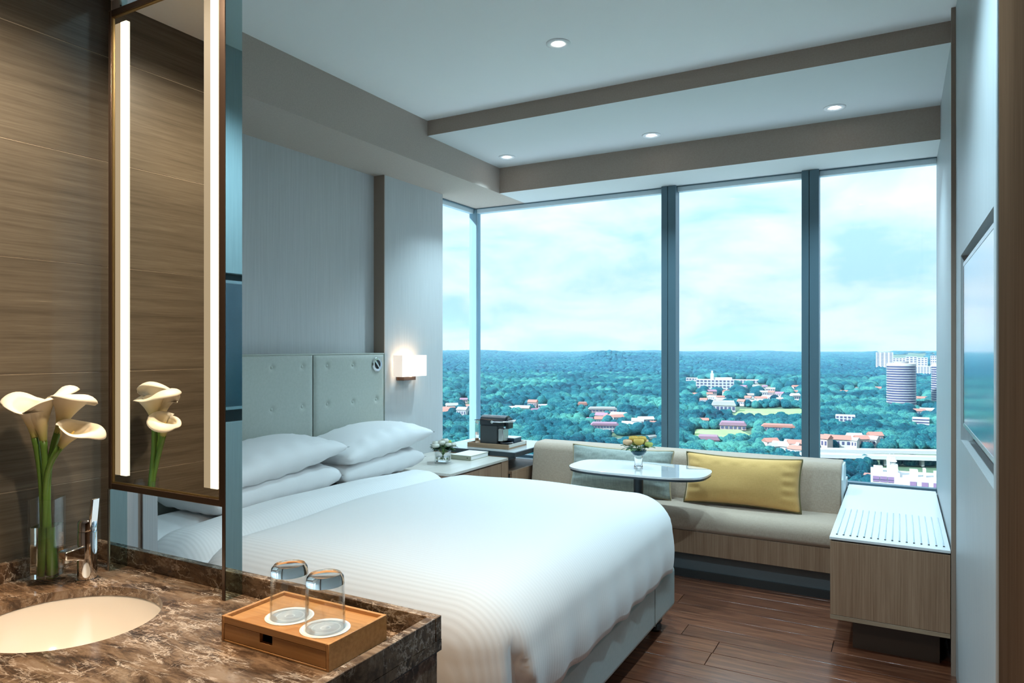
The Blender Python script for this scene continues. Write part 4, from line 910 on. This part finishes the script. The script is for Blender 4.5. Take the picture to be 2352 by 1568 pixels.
# scattered houses (kept off the roads)
clear_px(1870, 2160, 1036, 1063); clear_px(1395, 1520, 998, 1022)
hz_rects = [((1018, 1078), (925, 962), 9), ((1150, 1240), (938, 955), 4), ((1320, 1430), (955, 992), 14), ((1425, 1515), (965, 1020), 16), ((1592, 1840), (893, 932), 60), ((1570, 1640), (975, 1030), 7), ((1700, 1840), (1028, 1050), 8), ((1886, 2010), (1018, 1034), 14), ((1905, 2150), (895, 935), 6), ((2100, 2150), (945, 960), 3)]
house_me = {}
def house_mesh(kind):
    if kind in house_me: return house_me[kind]
    w, d, h = [(9, 8, 6), (14, 9, 7), (18, 10, 6), (11, 9, 9)][kind % 4]; mb = MB().box(-w / 2, w / 2, -d / 2, d / 2, 0, h)
    nb = len(mb.f); mb.prism([(-d / 2 - .8, h), (d / 2 + .8, h), (0, h + 3)], 0, -w / 2 - .6, w / 2 + .6); nr = len(mb.f)
    for k in range(4): mb.box(-w / 2 + w * (k + .25) / 4, -w / 2 + w * (k + .75) / 4, -d / 2 - .15, -d / 2, h * .45, h * .8)
    me = bpy.data.meshes.new('house'); me.from_pydata(mb.v, [], mb.f); me.materials.append(M_bwhite if kind % 3 else M_bpink); me.materials.append([M_terra, M_roofgrey, M_road, M_terra, M_mauve][kind % 5]); me.materials.append(M_bdark)
    for i, p in enumerate(me.polygons): p.material_index = 0 if i < nb else 1 if i < nr else 2
    house_me[kind] = me; return me
rd = random.Random(21); hn = 0; HP = []
for (ur, vr, n) in hz_rects:
    for k in range(n):
        u = rd.uniform(*ur); v = rd.uniform(*vr); p = gp(u, v)
        if any(abs(u - q[0]) < 12 and abs(v - q[1]) < 4 for q in HP) or any(a - 8 < u < b + 8 and c - 3 < v < d_ + 3 for a, b, c, d_ in KEEP): continue
        kd = rd.randrange(12); HP.append((u, v)); o = bpy.data.objects.new('house', house_mesh(kd)); COL.objects.link(o); o.location = (p.x, p.y, GZ); o.rotation_euler = (0, 0, yawto(p) + rd.uniform(-.5, .5))
        sc = rd.uniform(.85, 1.25) ; o.scale = (sc, sc, sc)
        place_ = 'seen through the narrow corner pane' if u < 1080 else 'above the sofa left of the first mullion' if u < 1520 else 'between the white campus and the long field' if (u < 1850 and v < 935) else 'beside the nearer field in the middle pane' if u < 1850 else 'near the round tower' if v < 965 else 'just above the elevated road'
        tag(o, 'small %s house with %s roof %s' % ('white' if kd % 3 else 'pinkish', ['red', 'grey', 'pale', 'red', 'mauve'][kd % 5], place_), 'house', 'houses scattered among the trees')
for u, v in HP: KEEP.append((u - 11, u + 11, v - 14, v + 4))
# elevated road
def ribbon(name, label, p0, p1, wid, zt, cars=True):
    a, b = gp(*p0), gp(*p1); d = (b - a); ln = d.length; d.normalize(); nrm = Vector((-d.y, d.x, 0)); c = (a + b) / 2
    t = thing(name, label, 'road', (c.x, c.y, GZ)); M = Matrix.Translation((c.x, c.y, 0)) @ Matrix.Rotation(math.atan2(d.y, d.x), 4, 'Z')
    part(t, 'deck', MB().box(-ln / 2, ln / 2, -wid / 2, wid / 2, GZ + zt - 1.2, GZ + zt).xf(M), M_road); part(t, 'near_parapet', MB().box(-ln / 2, ln / 2, -wid / 2 - .3, -wid / 2, GZ + zt - 1.8, GZ + zt + 1.1).xf(M), M_bwhite); part(t, 'far_parapet', MB().box(-ln / 2, ln / 2, wid / 2, wid / 2 + .3, GZ + zt - 1.2, GZ + zt + 1.0).xf(M), M_bwhite)
    k = -ln / 2 + 8
    while k < ln / 2: part(t, 'pier', MB().box(k - 1, k + 1, -wid * .25, wid * .25, GZ, GZ + zt - 1.2).xf(M), M_road); k += 28
    return t
ribbon('elevated_road', 'far carriageway of the elevated road on the right', (1840, 1050), (2200, 1056), 11, 7); ribbon('elevated_road', 'near carriageway of the elevated road on the right', (1840, 1062), (2200, 1072), 11, 7)
clear_px(1870, 2160, 1032, 1063)
ribbon('access_road', 'pale curving road below the houses above the sofa', (1400, 1016), (1520, 1003), 9, 1.5); clear_px(1395, 1520, 1000, 1020)
# nearest block with mauve windows
def near_block():
    D = 300.0; c = ray(2090, HZ) * D; c = Vector((c.x, c.y, 0)); s = D / F; M = Matrix.Translation((c.x, c.y, 0)) @ Matrix.Rotation(yawto(c) + .06, 4, 'Z')
    zt_ = H - (1091 - HZ) * s; t = thing('mauve_windowed_block', 'white block with mauve window panels and rooftop masts in front', 'building', (c.x, c.y, GZ))
    xa, xm_, xb = -79 * s, -20 * s, 95 * s
    part(t, 'left_wing', MB().box(xa, xm_, 0, 16, GZ, zt_).xf(M), M_bwhite); part(t, 'right_wing', MB().box(xm_, xb, -2, 18, GZ, zt_ - 1.2).xf(M), M_bwhite)
    for f_ in range(9):
        z1 = zt_ - 1.3 - f_ * 3.1
        for k in range(3):
            w = (xm_ - xa - 3.2) / 3; x = xa + .6 + k * (w + .3); p_ = part(t, 'window', MB().box(x, x + w, -.25, 0, z1 - 2.4, z1).xf(M), M_purple); part(p_, 'glazing_bar', MB().box(x, x + w, -.4, -.25, z1 - 1.5, z1 - 1.3).xf(M), M_bdark)
        for k in range(4):
            x = xm_ + 3.6 + k * 4.3; p_ = part(t, 'window', MB().box(x, x + 2.4, -2.25, -2, z1 - 3.4, z1 - 1.0).xf(M), M_purple); part(p_, 'sill', MB().box(x - .2, x + 2.6, -2.5, -2, z1 - 3.7, z1 - 3.4).xf(M), M_bdark)
    part(t, 'pier_wall', MB().box(xm_ - 2.2, xm_, -.6, 0, GZ, zt_ + .3).xf(M), M_bwhite)
    for x0, x1, h_ in ((xa + 1, xa + 4.5, 2.2), (xa + 6.2, xa + 7.4, 4.5), (xm_ - 3.6, xm_ - .6, 3.4), (xm_ + 4, xm_ + 7, 1.6), (xm_ + 9, xm_ + 10, 2.4), (xm_ + 13, xm_ + 16, 1.4)): part(t, 'roof_house', MB().box(x0, x1, 4, 8, zt_ - 1.2, zt_ + h_).xf(M), M_bwhite)
    part(t, 'roof_frame', MB().box(xa + 6, xm_ - 1, 4, 5, zt_ + 4.6, zt_ + 5.2).box(xa + 6, xm_ - 1, 7, 8, zt_ + 4.6, zt_ + 5.2).xf(M), M_bwhite)
    for k in range(7):
        x = xa + 6.3 + k * (xm_ - xa - 8) / 6; part(t, 'mast', MB().box(x - .12, x + .12, 4.3, 4.6, zt_ - .2, zt_ + 6.8 + (k % 3) * .7).xf(M), M_bwhite)
near_block(); KEEP.append((2000, 2300, 1068, 1400))
slab_building('red_roof_house', 'pinkish low roof behind the mauve windowed block', 1985, 2012, 1112, 1100, 10, 1, bays=3, roof=M_terra, wmat=M_bpink)

# trees
def ico(sub):
    bm = bmesh.new(); bmesh.ops.create_icosphere(bm, subdivisions=sub, radius=1); bm.verts.ensure_lookup_table()
    v = np.array([p.co[:] for p in bm.verts]); f = np.array([[q.index for q in p.verts] for p in bm.faces]); bm.free(); return v, f
def crown(sub, seed, rough=.22):
    v, f = ico(sub); r = np.random.default_rng(seed); n = np.zeros(len(v))
    for k in range(6):
        d = r.normal(size=3); d /= np.linalg.norm(d); n += np.cos(v @ d * (3 + 1.5 * k) + r.random() * 6) / (1.5 + k * .5)
    v = v * (1 + rough * n / 2.2)[:, None]; v[:, 2] = np.where(v[:, 2] < -.2, -.2 + (v[:, 2] + .2) * .45, v[:, 2]); return v, f
def blocked(u, v):
    for a, b, c, d in KEEP:
        if a <= u <= b and c <= v <= d: return True
    return False
cand = []
dgrid = []
d = 400.0
while d < 2300:
    st = 9.0 if d < 900 else 9.0 + (d - 900) * .009
    nA = int((A1 - A0) * d / st)
    for i in range(nA):
        a = A0 + (A1 - A0) * (i + rng.random()) / nA; dd = d + rng.uniform(-.5, .5) * st; dgrid.append((a, dd, st))
    d += st * .95
def place(lst):
    out = []
    for a, dd, st in lst:
        x, y = dd * math.sin(a), dd * math.cos(a); gv = .5 + .5 * math.sin(x * .011 + 2 * math.sin(y * .006)) * math.sin(y * .013 + 1.7 * math.sin(x * .005)); rad = st * rng.uniform(.46, .80) * (.78 + .55 * gv); hgt = min(rad, 13) * rng.uniform(.75, 1.15)
        u, v = toview(x, y)
        if blocked(u, v) : continue
        out.append((dd, x, y, rad, hgt, u, v, hill(a, dd)))
    return out
T1 = place(dgrid)
far = []; d = 2300.0
while d < 11000:
    st = max(21, d * .0062); nA = int((A1 - A0) * d / st)
    for i in range(nA): far.append((A0 + (A1 - A0) * (i + rng.random()) / nA, d + rng.uniform(-.6, .6) * st * 1.6, st))
    d += st * 2.0
T2 = place(far)
vis = [t for t in T1 if 1010 < t[5] < 2160 and t[6] < 1150]; vis.sort(key=lambda t: t[0]); near = set(id(t) for t in vis[:300])
crowns = []
for k in range(6):
    v, f = crown(3, 100 + k, .26); me = bpy.data.meshes.new('tree_crown'); me.from_pydata(v.tolist(), [], f.tolist()); me.materials.append(M_tree); me.polygons.foreach_set('use_smooth', [True] * len(f)); crowns.append(me)
for k, t in enumerate(vis[:300]):
    o = bpy.data.objects.new('tree', crowns[k % 6]); COL.objects.link(o); dd, x, y, rad, hgt, u, v, z = t
    o.location = (x, y, z + hgt * .35); o.scale = (rad, rad * (.9 + .2 * (k % 3) / 2), hgt); o.rotation_euler = (0, 0, k * 1.7)
    tag(o, 'broad green tree crown ' + ('low in the narrow corner pane' if u < 1085 else 'just above the sofa back left of the first mullion' if u < 1535 else 'just above the sofa back between the mullions' if u < 1860 else 'around the elevated road in the right pane'), 'tree', 'nearest trees below the window')
def batch(name, label, lst, sub, mat, seed):
    protos = [crown(sub, seed + q) for q in range(5)]; V = []; Fs = []; off = 0
    for k, (dd, x, y, rad, hgt, u, v, z) in enumerate(lst):
        pv, pf = protos[k % 5]; an = k * 1.3; c, s = math.cos(an), math.sin(an)
        q = np.empty_like(pv); q[:, 0] = (pv[:, 0] * c - pv[:, 1] * s) * rad + x; q[:, 1] = (pv[:, 0] * s + pv[:, 1] * c) * rad + y; q[:, 2] = pv[:, 2] * hgt + z + hgt * .35
        V.append(q); Fs.append(pf + off); off += len(pv)
    V = np.concatenate(V); Fs = np.concatenate(Fs); me = bpy.data.meshes.new(name); me.vertices.add(len(V)); me.vertices.foreach_set('co', V.ravel()); me.loops.add(Fs.size); me.loops.foreach_set('vertex_index', Fs.ravel().astype(np.int32))
    me.polygons.add(len(Fs)); me.polygons.foreach_set('loop_start', np.arange(0, Fs.size, 3, dtype=np.int32)); me.update(calc_edges=True); me.polygons.foreach_set('use_smooth', [True] * len(Fs)); me.materials.append(mat)
    o = bpy.data.objects.new(name, me); COL.objects.link(o); tag(o, label, 'trees', kind='stuff'); return o
batch('woods', 'dense green tree canopy between the houses outside', [t for t in T1 if id(t) not in near], 2, M_tree, 300)
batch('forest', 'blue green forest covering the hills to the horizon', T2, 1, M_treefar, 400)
print('trees', len(T1), len(T2), 'houses', len(HP))

# ------------------------------------------------------------------ haze over the distant land
hm = bpy.data.materials.new('distant_haze'); hm.use_nodes = True; hm.node_tree.nodes.clear()
_o = hm.node_tree.nodes.new('ShaderNodeOutputMaterial'); _v = hm.node_tree.nodes.new('ShaderNodeVolumeScatter'); _v.inputs['Color'].default_value = (.40, .70, 1.0, 1); _v.inputs['Density'].default_value = HAZE; _v.inputs['Anisotropy'].default_value = .2
hm.node_tree.links.new(_v.outputs[0], _o.inputs['Volume'])
if HAZE: tag(mesh_obj('haze', B(-12000, 7000, 380, 13000, -130, 300), hm, (0, 0, 0)), 'thin blue haze hanging over the distant woods', 'haze', kind='stuff')

for o in bpy.data.objects:
    if '_loc' in o: del o['_loc']
